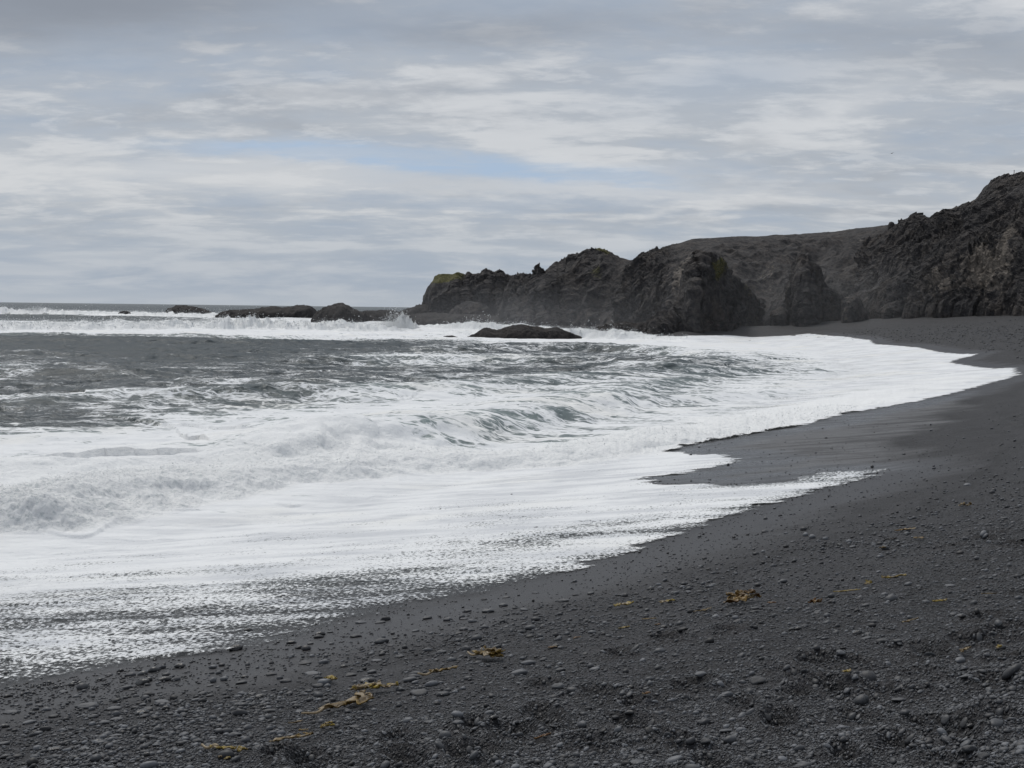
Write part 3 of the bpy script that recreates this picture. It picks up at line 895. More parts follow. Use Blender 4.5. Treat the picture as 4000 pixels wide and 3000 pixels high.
# tall right-hand cliff
o = cliff('cliff', [
    (3330, 276, 4.5, 3380, 960, 300), (3380, 268, 4.6, 3470, 905, 298), (3400, 266, 4.7, 3535, 880, 296), (3420, 262, 4.7, 3553, 864, 294), (3440, 258, 4.8, 3572, 850, 292), (3455, 256, 4.8, 3585, 847, 290), (3470, 254, 4.8, 3602, 852, 288),
    (3490, 252, 4.9, 3625, 861, 286), (3510, 250, 4.9, 3655, 862, 284), (3535, 246, 4.9, 3685, 850, 280), (3560, 243, 4.9, 3700, 838, 278), (3590, 240, 5, 3722, 823, 276), (3620, 238, 5, 3746, 811, 273), (3650, 236, 5, 3780, 799, 270),
    (3690, 234, 5, 3805, 787, 268), (3720, 232, 5, 3824, 772, 266), (3745, 231, 5, 3832, 752, 265), (3770, 230, 5, 3848, 728, 264), (3800, 229, 5, 3870, 712, 263), (3835, 228, 5, 3884, 699, 262),
    (3870, 226, 5, 3920, 690, 260), (3920, 222, 5, 3965, 683, 258), (4000, 216, 5, 4010, 679, 255), (4200, 200, 5, 4200, 650, 245), (4600, 175, 5, 4600, 560, 225)],
    4.2, 11, 51, 950, 420, 70, 1.15,
    tanf=lambda p, v, S: .25 * gau(v, .25, .3) * sstep(3500, 3800, p) + .95 * gau(p, 3870, 85) * gau(v, .24, .13) + .55 * gau(p, 3700, 50) * gau(v, .14, .08) + .8 * gau(p, 3965, 22) * gau(v, .42, .12) + .4 * gau(p, 3560, 60) * gau(v, .06, .06),
    mossf=lambda p, v, S: .25 * gau(v, .95, .06), edge_amp=.22)
tag(o, 'tall black crag with pale patches low down at the right', 'cliff', 'lava cliffs round the bay')


def mound(name, prof, dist, base_py=None, thick=10, amp=1.2, big=4, seed=1, pw=.6, nu=160, nv=90, lean=0.0, mat=None, bz=0.0, tanf=None, mossf=None, dl=0.0, jag=0.0):
    """a rock: outline (px, py) along its length at the given range, rounded off front and back"""
    pr = np.array(prof, float)
    uu = np.linspace(pr[0, 0], pr[-1, 0], nu)
    py = np.interp(uu, pr[:, 0], pr[:, 1])
    if jag: py = py + jag * (vn2(uu / 11, uu * 0, seed) + .7 * np.sign(vn2(uu / 17, uu * 0, seed + 5)) + .5 * vn2(uu / 4, uu * 0, seed + 9))
    L = (uu - uu[0]) / (uu[-1] - uu[0])
    ds = dist + dl * (L - .5)
    tops = np.array([at_y(uu[i], py[i], ds[i]) for i in range(nu)])
    hgt = np.maximum(tops[:, 2] - bz, .02)
    # thickness narrows to the ends
    th = thick * np.maximum(np.sqrt(np.clip(1 - (2 * L - 1) ** 2, 0, 1)), .04) * (.35 + .65 * np.clip(hgt / hgt.max(), 0, 1))
    ang = np.linspace(0, math.pi, nv)
    cy = -np.cos(ang)[:, None]; sz = np.sin(ang)[:, None] ** pw
    P = np.empty((nv, nu, 3))
    P[..., 0] = tops[None, :, 0]
    P[..., 1] = tops[None, :, 1] + cy * th[None]
    P[..., 2] = bz + hgt[None] * sz
    P[..., 0] += (P[..., 1] - tops[None, :, 1]) * (tops[None, :, 0] / tops[None, :, 1])
    P[0, :, 2] -= 2; P[-1, :, 2] -= 2
    n = normals(P)
    if n[nv // 2, nu // 2, 2] < 0: n = -n
    d = crag(P, big, seed, .45)
    endf = np.clip(np.minimum(L, 1 - L) * 12, .15, 1)[None]
    P2 = P + n * (d * amp * endf * np.where(sz > .97, .6, 1.0))[..., None]
    me = mesh_from(name, P2, grid_faces(nv, nu))
    vv = np.broadcast_to(sz, (nv, nu)); ppx = np.broadcast_to(uu[None], (nv, nu))
    add_attr(me, 'tan', tanf(ppx, P) if tanf else np.zeros((nv, nu)))
    add_attr(me, 'moss', mossf(ppx, P) if mossf else np.zeros((nv, nu)))
    return link(name, me, mat or ROCK)


# great stack at the head of the bay
o = mound('sea_stack', [(2528, 1308), (2560, 1288), (2600, 1262), (2640, 1232), (2668, 1198), (2686, 1150), (2700, 1090), (2716, 1040), (2735, 1012), (2768, 1006), (2796, 1014), (2808, 1042), (2826, 1070),
                        (2850, 1104), (2885, 1132), (2915, 1166), (2938, 1190), (2962, 1226), (2984, 1262)], 256, thick=13, amp=2.7, big=7, seed=71, jag=7, pw=1.25, nu=420, nv=300, bz=.4, dl=40,
          mossf=lambda p, P: 1.2 * gau(p, 2788, 26) * gau(P[..., 2], 12.0, 2.0) + .5 * gau(p, 2890, 30) * gau(P[..., 2], 8.5, 1.5),
          tanf=lambda p, P: .25 * gau(P[..., 2], 3, 2))
tag(o, 'broad dark sea stack with a mossy yellow top where the beach ends', 'rock', 'free-standing rocks at the head of the bay')
o = mound('rock_pinnacle', [(3072, 1246), (3084, 1170), (3096, 1120), (3112, 1075), (3121, 1030), (3125, 1002), (3140, 997), (3153, 1003), (3158, 1025), (3176, 1035), (3190, 1062), (3196, 1110), (3222, 1132), (3250, 1148), (3272, 1172),
                            (3285, 1205), (3300, 1245)], 262, thick=11, amp=1.6, big=5, seed=83, jag=5, pw=1.1, nu=240, nv=200, bz=3.0)
tag(o, 'steep black lava pinnacle with a thumb-like tip on the upper beach', 'rock', 'free-standing rocks at the head of the bay')
o = mound('boulder', [(3288, 1240), (3291, 1190), (3300, 1172), (3325, 1164), (3340, 1157), (3352, 1172), (3358, 1200), (3375, 1215), (3392, 1240)], 250, thick=3.6, amp=.8, big=3.5, seed=91, pw=.8, nu=110, nv=90, bz=4.0,
          tanf=lambda p, P: .45 * gau(p, 3312, 14))
tag(o, 'squat tan-flecked boulder just right of the thumb-tipped pinnacle', 'rock', 'free-standing rocks at the head of the bay')
o = mound('boulder', [(3430, 1240), (3445, 1205), (3475, 1185), (3510, 1180), (3535, 1200), (3560, 1236)], 250, thick=5, amp=1.0, big=4, seed=95, pw=.6, nu=110, nv=80, bz=4.3)
tag(o, 'low hump of dark rock against the foot of the right-hand crag', 'rock', 'free-standing rocks at the head of the bay')
o = mound('boulder', [(3555, 1240), (3575, 1180), (3600, 1172), (3640, 1195), (3672, 1236)], 243, thick=4, amp=.9, big=4, seed=97, pw=.6, nu=110, nv=80, bz=4.3, tanf=lambda p, P: .5 * gau(p, 3610, 30))
tag(o, 'brownish wedge of rock at the foot of the right-hand crag', 'rock', 'free-standing rocks at the head of the bay')
o = mound('boulder', [(3008, 1250), (3020, 1222), (3050, 1205), (3072, 1212), (3090, 1245)], 258, thick=3, amp=.7, big=3, seed=99, pw=.6, nu=80, nv=60, bz=3.0)
tag(o, 'small pale rubble mound between the mossy stack and the pinnacle', 'rock', 'free-standing rocks at the head of the bay')
# hoodoo on the skyline
o = mound('rock_pillar', [(3468, 905), (3470, 880), (3474, 868), (3482, 866), (3490, 870), (3494, 884), (3498, 905)], 300, thick=.9, amp=.35, big=1.6, seed=103, pw=.35, nu=60, nv=60, bz=20.0)
tag(o, 'knobbly little rock pillar standing on the skyline of the cinder slope', 'rock')
# rocks in the surf
o = mound('rock_islet', [(1800, 1330), (1830, 1318), (1862, 1308), (1880, 1294), (1900, 1286), (1918, 1290), (1940, 1296), (1962, 1290), (1985, 1280), (2005, 1275), (2030, 1271), (2050, 1274), (2080, 1279), (2110, 1284), (2128, 1290),
                         (2145, 1287), (2172, 1284), (2190, 1292), (2215, 1300), (2240, 1307), (2275, 1316)],
          240, thick=7, amp=.5, big=2.4, seed=111, pw=1.1, nu=280, nv=110, mat=WETROCK, bz=-.3)
tag(o, 'long low black rock awash in the middle of the bay', 'rock', 'rocks standing in the surf')
o = mound('rock_islet', [(2285, 1302), (2330, 1290), (2380, 1278), (2410, 1268), (2440, 1264), (2465, 1272), (2480, 1280), (2500, 1270), (2520, 1265), (2540, 1278), (2570, 1300)],
          250, thick=5, amp=.9, big=3, seed=113, pw=.7, nu=160, nv=80, mat=WETROCK, bz=-.3)
tag(o, 'ragged black rocks in the surf against the left foot of the mossy stack', 'rock', 'rocks standing in the surf')
for sd, pr, lb in [(121, [(1640, 1324), (1665, 1317), (1690, 1318), (1712, 1326)], 'small flat black reef breaking the surface left of the long low rock'),
                   (122, [(1715, 1326), (1745, 1315), (1775, 1318), (1805, 1327)], 'black ledge just joining the left tip of the long low rock')]:
    o = mound('rock_islet', pr, 236, thick=3, amp=.35, big=1.6, seed=sd, pw=.7, nu=70, nv=50, mat=WETROCK, bz=-.3)
    tag(o, lb, 'rock', 'rocks standing in the surf')
for sd, pr, ds, th, lb in [
    (131, [(635, 1232), (660, 1210), (690, 1199), (720, 1196), (755, 1200), (785, 1210), (815, 1222), (850, 1230)], 610, 14, 'low domed skerry, leftmost of the dark rocks along the horizon'),
    (132, [(840, 1232), (880, 1220), (930, 1216), (990, 1212), (1040, 1204), (1070, 1200), (1100, 1206), (1140, 1204), (1175, 1196), (1205, 1195), (1230, 1208), (1250, 1236)], 540, 16, 'long uneven skerry between the leftmost dome and the pointed black one'),
    (133, [(1215, 1248), (1250, 1222), (1285, 1200), (1315, 1190), (1335, 1188), (1360, 1198), (1385, 1214), (1410, 1222), (1440, 1232)], 430, 12, 'pointed black skerry with a rounded peak on the horizon'),
    (134, [(1395, 1246), (1420, 1220), (1470, 1220), (1520, 1216), (1555, 1222), (1590, 1214), (1630, 1198), (1665, 1195), (1690, 1206), (1720, 1240)], 440, 12, 'low shelf of rock leading from the grassy headland to the skerries'),
    (135, [(1560, 1258), (1600, 1238), (1680, 1230), (1760, 1232), (1850, 1234), (1930, 1240), (2000, 1246), (2080, 1260)], 398, 14, 'flat brown wave-cut ledge along the foot of the grassy headland'),
    (136, [(1745, 1238), (1770, 1210), (1805, 1190), (1835, 1183), (1870, 1186), (1905, 1205), (1930, 1238)], 404, 8, 'rounded grey buttress at the foot of the grassy headland'),
    (137, [(462, 1226), (478, 1221), (496, 1220), (512, 1226)], 600, 3, 'tiny dark rock awash left of the domed skerry')]:
    o = mound('skerry' if sd < 134 or sd == 137 else 'rock_ledge', pr, ds, thick=th, amp=1.1, big=5, seed=sd, pw=.75, nu=180, nv=70, mat=WETROCK if sd != 136 else ROCK, bz=-.3)
    tag(o, lb, 'rock', 'rocks below the headland')

# little post on the clifftop
pb = at_y(3961, 683, 259.5)
post = bpy.data.objects.new('marker_post', None); COL.objects.link(post); post.location = pb
tag(post, 'thin marker post standing on the top of the tall right-hand crag', 'post')
m, N = material('weathered_wood'); N.out(N.bsdf(N.mix(N.noise(N.obj(), 8, 3), (.10, .085, .07), (.2, .17, .14)), .8)); WOOD = m


def tube(path, rad, ns=8, cap=True):
    path = np.asarray(path, float); n = len(path)
    rad = np.broadcast_to(np.asarray(rad, float), (n,))
    t = np.gradient(path, axis=0); t /= np.linalg.norm(t, axis=1, keepdims=True) + 1e-9
    ref = np.array([0, 0, 1.0]); V = []
    for i in range(n):
        a = np.cross(t[i], ref if abs(t[i][2]) < .9 else np.array([1.0, 0, 0])); a /= np.linalg.norm(a); b = np.cross(t[i], a)
        for k in range(ns):
            th = 2 * math.pi * k / ns
            V.append(path[i] + rad[i] * (math.cos(th) * a + math.sin(th) * b))
    Fq = [(i * ns + k, i * ns + (k + 1) % ns, (i + 1) * ns + (k + 1) % ns, (i + 1) * ns + k) for i in range(n - 1) for k in range(ns)]
    me = bpy.data.meshes.new('tube'); fc = list(Fq)
    if cap: fc += [tuple(range(ns))[::-1], tuple((n - 1) * ns + k for k in range(ns))]
    me.from_pydata([tuple(v) for v in V], [], fc); me.update()
    return me


link('stake', tube([(0, 0, -.6), (0, 0, .3), (.01, 0, .78)], [.07, .065, .06]), WOOD, post)
link('cap', tube([(.01, 0, .785), (.01, 0, .87)], [.085, .07]), WOOD, post)

# ------------------------------------------------------------------ stones
def ico(sub):
    import bmesh
    bm = bmesh.new(); bmesh.ops.create_icosphere(bm, subdivisions=sub, radius=1)
    V = np.array([v.co[:] for v in bm.verts]); Fc = np.array([[v.index for v in f.verts] for f in bm.faces]); bm.free()
    return V, Fc


I1 = ico(1); I2 = ico(2); I3 = ico(3)


def stone_shape(base, seed, ang=.22):
    V, _ = base
    r = np.random.default_rng(seed)
    n = 1 + ang * fbm3(V[:, 0] * 1.3 + seed, V[:, 1] * 1.3, V[:, 2] * 1.3 + 7, 3, seed) + .6 * ang * np.abs(vn3(V[:, 0] * 2.2, V[:, 1] * 2.2 + seed, V[:, 2] * 2.2, seed))
    U = V * n[:, None]
    for _ in range(3):                      # a few worn facets
        d = r.normal(size=3); d /= np.linalg.norm(d); c = r.uniform(.72, .95)
        k = U @ d; ov = np.maximum(k - c, 0)
        U = U - d[None] * (ov * .8)[:, None]
    return U


def stone_mat():
    m, N = material('basalt_stone')
    ob = N.obj()
    info = N.node('ShaderNodeObjectInfo').outputs['Random']
    tv = N.attr('tint')
    n = N.noise(ob, 2.6, 4, .6); n2 = N.noise(ob, 60, 3, .6)
    t = N.m('ADD', tv, N.m('MULTIPLY', N.m('SUBTRACT', n2, .5), .25))
    col = N.mix(t, (.014, .014, .0155), (.122, .128, .140))
    wet = N.attr('wet')
    col = N.mix(N.m('MULTIPLY', wet, .7), col, (.014, .014, .015))
    b = N.bump(n2, .25, .01)
    N.out(N.bsdf(col, N.ramp(wet, 0, 1, .58, .28), b, 1.45, .5))
    return m


STONE = stone_mat()


def slope_n(x, y, e=.05):
    return np.array([-(terr(x + e, y) - terr(x - e, y)) / (2 * e), -(terr(x, y + e) - terr(x, y - e)) / (2 * e), 1.0])


stone_meshes = []
for k in range(14):
    me = mesh_from('stone', stone_shape(I3, 400 + k, .26 if k % 3 else .4), I3[1])
    add_attr(me, 'tint', np.full(len(I3[0]), [.22, .40, .52, .3, .68, .13, .44][k % 7])); add_attr(me, 'wet', np.zeros(len(I3[0])))
    me.materials.append(STONE); stone_meshes.append(me)
dark_mesh = []
for k in range(4):
    me = mesh_from('stone', stone_shape(I3, 470 + k, .24), I3[1])
    add_attr(me, 'tint', np.full(len(I3[0]), .1)); add_attr(me, 'wet', np.full(len(I3[0]), .9))
    me.materials.append(STONE); dark_mesh.append(me)
STONES = []


def stone(px, py, ln, flat=.55, tone=None, label=None, lift=None, mesh=None, group='stones lying on the beach'):
    p = hit(px, py); d = np.linalg.norm(p - EYE)
    L = ln * d / F / 2
    me = mesh if mesh is not None else random.choice(stone_meshes)
    o = bpy.data.objects.new('stone', me); COL.objects.link(o)
    wdt = random.uniform(.62, .85)
    o.scale = (L, L * wdt, L * wdt * flat)
    o.location = (p[0], p[1], p[2] + L * wdt * flat * (.5 if lift is None else lift))
    nrm = Vector(slope_n(p[0], p[1], .6)).normalized()
    q = Vector((0, 0, 1)).rotation_difference(nrm)
    o.rotation_mode = 'QUATERNION'
    o.rotation_quaternion = q @ Matrix.Rotation(random.uniform(-.5, .5), 3, 'Z').to_quaternion() @ Matrix.Rotation(random.uniform(-.15, .15), 3, 'X').to_quaternion()
    tag(o, label, 'stone', group)
    STONES.append((p[0], p[1], L))
    return o


D = 'D'
NAMED = [
    (970, 2466, 36, .75, D, 'round black stone standing alone in the thin foam'),
    (922, 2540, 52, .75, D, 'big dark stone at the edge of the foam, just below the lone round one'),
    (703, 2608, 42, .7, D, 'dark peaked stone at the foam edge left of the kelp'),
    (558, 2674, 52, .7, D, 'black wet stone leading a clump of four near the foam'),
    (579, 2661, 32, .8, D, 'small dark stone leaning on the black wet stone of the clump'),
    (646, 2660, 52, .75, D, 'broad dark stone in the middle of the clump near the foam'),
    (687, 2659, 36, .75, None, 'grey three-sided stone at the right end of the clump near the foam'),
    (493, 2692, 48, .6, None, 'rounded grey stone just below the clump near the foam'),
    (631, 2747, 57, .45, 1, 'long flat pale grey stone below the clump near the foam'),
    (649, 2772, 30, .95, D, 'dark upright stone under the long flat pale one'),
    (554, 2788, 52, .5, D, 'black oblong stone left of the dark upright one'),
    (565, 2803, 34, .7, None, 'stubby grey stone touching the black oblong one'),
    (364, 2804, 40, .65, None, 'squarish grey stone with a wet glint in the lower left'),
    (206, 2803, 42, .5, None, 'smooth oval dark grey stone in the lower left sand'),
    (409, 2828, 42, .6, None, 'tilted oval stone in the lower left, beside a flatter one'),
    (457, 2812, 50, .4, 1, 'flat pale stone beside the tilted oval one'),
    (174, 2855, 48, .6, None, 'humped grey stone in the lower left corner area'),
    (18, 2842, 36, .75, D, None), (943, 2671, 44, .55, None, 'egg-shaped dark grey stone lying clear on bare sand'),
    (956, 2647, 30, .6, D, 'small dark stone just above the egg-shaped one'), (821, 2680, 28, .45, 1, 'small flat pale stone on the bare sand left of the egg-shaped one'),
    (791, 2713, 34, .55, None, None), (947, 2716, 38, .6, None, None), (834, 2881, 47, .2, 1, 'thin pale shard of stone like a slate'),
    (454, 2875, 52, .25, 1, None), (384, 2901, 50, .5, D, None), (215, 2931, 52, .5, D, None), (330, 2929, 38, .45, 1, None), (23, 2962, 38, .65, D, None),
    (215, 2964, 40, .6, None, None), (574, 2953, 34, .85, D, 'black angular stone near the bottom, left of the pale kelp stalk'), (289, 2969, 38, .8, D, None), (16, 2909, 36, .55, None, None),
    (1504, 2424, 42, .7, None, 'large grey stone on the sand where the foam edge bends'), (1845, 2431, 34, .75, None, None), (1251, 2482, 40, .7, D, 'dark wet boulder-like stone at the foam edge in mid-beach'),
    (1138, 2514, 40, .6, D, None), (1167, 2534, 30, .7, D, None), (1624, 2467, 30, .5, None, None), (1789, 2479, 30, .65, None, None), (1502, 2551, 32, .75, D, None),
    (1723, 2552, 42, .5, 1, None), (1438, 2663, 62, .6, D, 'largest dark lump of stone above the amber kelp ribbon'), (1219, 2634, 58, .35, 1, 'long flat pale stone left of the largest dark lump'), (1117, 2665, 44, .6, None, None),
    (1020, 2723, 42, .6, D, None), (1343, 2606, 32, .65, D, None), (1470, 2583, 42, .35, 1, None), (1454, 2630, 38, .6, 1, None), (1789, 2829, 38, .6, 1, 'pale-topped stone beside the footprints in mid-foreground'),
    (1931, 2806, 34, .75, D, 'round dark stone right of the pale-topped one'), (1608, 2819, 32, .45, D, None), (1034, 2770, 22, .8, D, None),
    (2202, 2350, 44, .5, None, 'smooth oval grey stone alone on the dark wet sand'), (2308, 2321, 30, .6, None, None), (2434, 2326, 28, .5, 1, None), (2248, 2326, 24, .5, None, None),
    (2882, 2434, 36, .75, None, 'round grey stone below the kelp heap'), (2947, 2380, 32, .6, None, 'upper of two stones stacked beside the kelp heap'), (2949, 2394, 38, .5, None, 'lower of two stones stacked beside the kelp heap'),
    (2947, 2454, 26, .8, None, None), (2171, 2530, 32, .8, D, 'tallest of three dark stones huddled over a scrap of kelp'), (2152, 2534, 30, .65, D, 'left one of three dark stones huddled over a scrap of kelp'), (2190, 2533, 24, .75, None, 'right one of three dark stones huddled over a scrap of kelp'),
    (2181, 2690, 46, .7, 1, 'big grey dome-shaped stone in the middle of the foreground gravel'), (2188, 2622, 42, .5, 1, 'flat oval stone above the grey dome-shaped one'), (2463, 2688, 28, .75, D, None),
    (2737, 2639, 44, .6, 1, 'broad light grey stone half sunk in the gravel'), (2957, 2666, 60, .6, None, 'largest grey stone in the right-hand gravel, with a pebble against it'), (2460, 2788, 38, .8, D, 'black egg-like stone in the foreground gravel'),
    (2836, 2858, 52, .4, 1, None), (2489, 2980, 58, .35, 1, 'long flat stone at the bottom edge of the picture'), (2754, 2899, 38, .7, None, None), (2482, 2943, 24, .8, 1, None), (2593, 2454, 26, .85, D, None),
    (3381, 2370, 30, .7, 1, None), (3195, 2396, 26, .75, 1, None), (3118, 2459, 28, .7, D, None), (3142, 2449, 28, .6, None, None), (3092, 2461, 26, .65, D, None), (3350, 2476, 36, .7, D, None), (3386, 2497, 44, .4, 1, None),
    (3448, 2511, 46, .65, None, None), (3504, 2508, 32, .7, None, None), (3759, 2410, 34, .65, D, None), (3415, 2434, 28, .7, None, None), (3709, 2290, 38, .4, 1, None), (3284, 2555, 34, .65, None, None), (3511, 2738, 52, .45, None, None),
    (3788, 2934, 52, .7, None, 'dull brownish-grey stone in the bottom right corner gravel'), (3839, 2960, 42, .75, None, None), (3795, 2840, 34, .8, D, None), (3868, 2703, 34, .65, 1, 'pale round pebble near the right edge of the gravel'), (3774, 2647, 52, .35, 1, None)]
light_meshes = [s for i, s in enumerate(stone_meshes) if i % 7 in (2, 4, 6)]
ZL = [((0, 1000), 'grey stone strewn with others near the foam in the lower left'),
      ((1000, 2000), 'grey stone among the loose stones of the middle foreground'),
      ((2000, 3000), 'grey stone lying in the fine gravel right of the middle'),
      ((3000, 4001), 'grey stone lying in the dark gravel at the right')]


def zone_label(px, tone):
    for (a, b), t in ZL:
        if a <= px < b:
            return t if tone != D else t.replace('grey stone', 'nearly black stone')
    return ZL[0][1]


for (px, py, ln, fl, tone, lb) in NAMED:
    me_ = random.choice(dark_mesh) if tone == D else random.choice(light_meshes) if tone == 1 else random.choice(stone_meshes)
    stone(px, py, ln, fl, tone, lb or zone_label(px, tone), mesh=me_)


def edge_y(px):
    return np.interp(px, [p[0] for p in EDGE_PX[:19]], [p[1] for p in EDGE_PX[:19]])


# further single stones
cnt = 0
while cnt < 200:
    px = random.uniform(0, 4000); e = edge_y(min(px, 3420)) if px < 3420 else 1700
    py = e + abs(random.gauss(0, 1)) * 330 + 12
    if py > 2990: continue
    if px < 1300 and random.random() < .25: continue
    p = hit(px, py); d = np.linalg.norm(p - EYE)
    size = random.choice([.05, .06, .07, .08, .09, .12]) * random.uniform(.85, 1.2)
    if px < 2100 and py < e + 380: size *= 1.25
    elif px > 2100: size *= .52
    else: size *= .85
    ln = size * F / d
    if any((p[0] - a) ** 2 + (p[1] - b) ** 2 < (L + size / 2) ** 2 * 1.1 for a, b, L in STONES): continue
    stone(px, py, ln, random.choice([.4, .5, .6, .7]), None, zone_label(px, None))
    cnt += 1

# ------------------------------------------------------------------ kelp
m, N = material('kelp_blade')
ob = N.pos()
n = N.noise(ob, 9, 4, .6); n2 = N.noise(ob, 40, 3, .6)
dry = N.attr('dry')
tone = N.attr('tone'); red = N.attr('red')
c = N.mix(N.ramp(n, .4, .62), (.085, .05, .012), (.25, .165, .042))
c = N.mix(N.ramp(tone, .5, 1.0), c, N.mix(N.ramp(n, .4, .62), (.20, .14, .022), (.40, .30, .06)))
c = N.mix(N.ramp(tone, .5, 0.0), c, (.016, .013, .010))
c = N.mix(N.m('MULTIPLY', red, .6), c, (.14, .045, .014))
c = N.mix(N.ramp(N.m('ADD', N.m('SUBTRACT', dry, .5), N.m('MULTIPLY', N.m('SUBTRACT', n2, .5), .9)), -.1, .25), c, (.36, .29, .19))
p_ = N.bsdf(c, .35, N.bump(n2, .3, .01), 1.4, .5)
t_ = N.node('ShaderNodeBsdfTranslucent'); N.put(t_.inputs[0], c)
N.out(N.mixs(.35, p_, t_.outputs[0])); KELP = m


def kelp_blade(L, W, seed, ruffle=1.0, tone=.5, red=0.0):
    r = np.random.default_rng(seed)
    nu, nv = 70, 15
    u = np.linspace(0, 1, nu)[None, :]; v = np.linspace(-1, 1, nv)[:, None]
    wd = W * (.35 + .65 * np.sin(np.pi * np.clip(u * .96 + .02, 0, 1)) ** .6) * (1 + .45 * vn2(u * 6 + seed, u * 0, seed))
    bend = .16 * L * vn2(u * 2.2 + seed * 3, u * 0, seed + 1) - .16 * L * vn2(np.array([[seed * 3.]]), np.array([[0.]]), seed + 1)
    X = L * (u - .5) + 0 * v
    Yy = bend + v * wd * .5 * (1 + .2 * vn2(u * 9 + v, v * 2, seed + 2))
    fold = ruffle * W * (.30 * np.abs(vn2(u * 7 + seed, v * 1.2, seed + 3)) + .18 * np.abs(v) ** 1.5 * (vn2(u * 9 + seed, v * .6 + 4, seed + 4) + .3))
    Z = .012 + np.maximum(fold, 0) + ruffle * .10 * W * (1 + vn2(u * 3, v * 0, seed + 5))
    Yy = Yy + .25 * W * vn2(u * 8, v * 2, seed + 6) * ruffle
    P = np.stack([X + .03 * L * vn2(u * 5, v * 3, seed + 7), Yy, Z], -1)
    # tattered outline: slits and bites
    bite = (vn2(u * 11 + seed, v * 1.6, seed + 8) > .52) & (np.abs(v) > .35)
    Fc = grid_faces(nv, nu)
    kb = ~bite.ravel()[Fc].any(1)
    nm_ = normals(P); th = .004
    A = np.concatenate([(P + nm_ * th).reshape(-1, 3), (P - nm_ * th).reshape(-1, 3)])
    Fk = Fc[kb]; F2 = Fk[:, ::-1] + nv * nu
    # close the rim
    ed_ = {}
    for q in Fk:
        for i in range(4):
            a, b = int(q[i]), int(q[(i + 1) % 4]); ed_[(a, b)] = 1
    rim = [(b, a, a + nv * nu, b + nv * nu) for (a, b) in ed_ if (b, a) not in ed_]
    Fa = np.concatenate([Fk, F2, np.array(rim)]) if rim else np.concatenate([Fk, F2])
    dryv = np.clip(.35 + .9 * vn2(u * 4 + seed, v * .8, seed + 9) * np.ones((nv, nu)), 0, 1)
    V, Fa, at = compact(A, Fa, {'dry': np.concatenate([dryv.ravel(), dryv.ravel()])})
    me = mesh_from('kelp', V, Fa); add_attr(me, 'dry', at['dry'] if tone > .2 else at['dry'] * .3); add_attr(me, 'tone', np.full(len(V), tone)); add_attr(me, 'red', np.full(len(V), red))
    me.materials.append(KELP)
    return me


KELPS = []


def kelp(px, py, ln, slope=.12, width=.2, label='', blades=1, stalk=False, ruffle=1.0, dry=0.0, seed=None):
    p = hit(px, py); d = np.linalg.norm(p - EYE)
    a = hit(px - ln * .3, py + ln * .3 * slope); b = hit(px + ln * .3, py - ln * .3 * slope)
    dirv = (b - a)[:2]; L = np.linalg.norm(b - a) / .6; L = min(L, ln * d / F * 1.9)
    seed = seed or int(px * 3 + py)
    root = bpy.data.objects.new('kelp', None); COL.objects.link(root)
    nrm = Vector(slope_n(p[0], p[1], .4)).normalized()
    xa = Vector((dirv[0], dirv[1], 0)); xa = (xa - nrm * xa.dot(nrm)).normalized(); ya = nrm.cross(xa)
    M = Matrix((xa, ya, nrm)).transposed().to_4x4(); M.translation = Vector((p[0], p[1], p[2] + .02))
    root.matrix_world = M
    tag(root, label, 'seaweed', 'kelp washed up on the beach')
    r = random.Random(seed)
    red = 1.0 if any(w in label for w in ('reddish', 'rust', 'orange')) else 0.0
    tone = 1.0 if any(w in label for w in ('yellow', 'gold', 'straw', 'ochre', 'cream', 'pale tan')) else .05 if 'black kelp' in label else .3 if any(w in label for w in ('dark', 'dull', 'faint')) else .55
    if 'orange-brown' in label: red = .4
    W = max(width * L * (1.1 if blades < 3 else .75), .022); ruffle *= .9 if blades < 3 else .75
    KELPS.append((p[0], p[1], L, W, math.atan2(dirv[1], dirv[0])))
    for k in range(blades):
        o = link('blade', kelp_blade(L * (1 if k == 0 else r.uniform(.45, .8)), W * (1 if k == 0 else r.uniform(.6, .9)), seed + k * 13, ruffle, tone, red), None, root)
        if k:
            o.location = (r.uniform(-.25, .25) * L, r.uniform(-.6, .6) * W, .02 * k); o.rotation_euler = (0, r.uniform(-.1, .1), r.uniform(-.9, .9))
    if stalk:
        pts = [(-L * .5 + L * .45 * t, .04 * L * math.sin(3 * t), .02 + .01 * math.sin(5 * t)) for t in np.linspace(-.9, .6, 12)]
        me = tube(pts, np.linspace(.008, .014, 12), 7); add_attr(me, 'dry', np.full(len(me.vertices), .85)); add_attr(me, 'tone', np.full(len(me.vertices), tone)); add_attr(me, 'red', np.full(len(me.vertices), 0.))
        o = link('stalk', me, KELP, root)
        for q in me.polygons: q.use_smooth = True
    return root


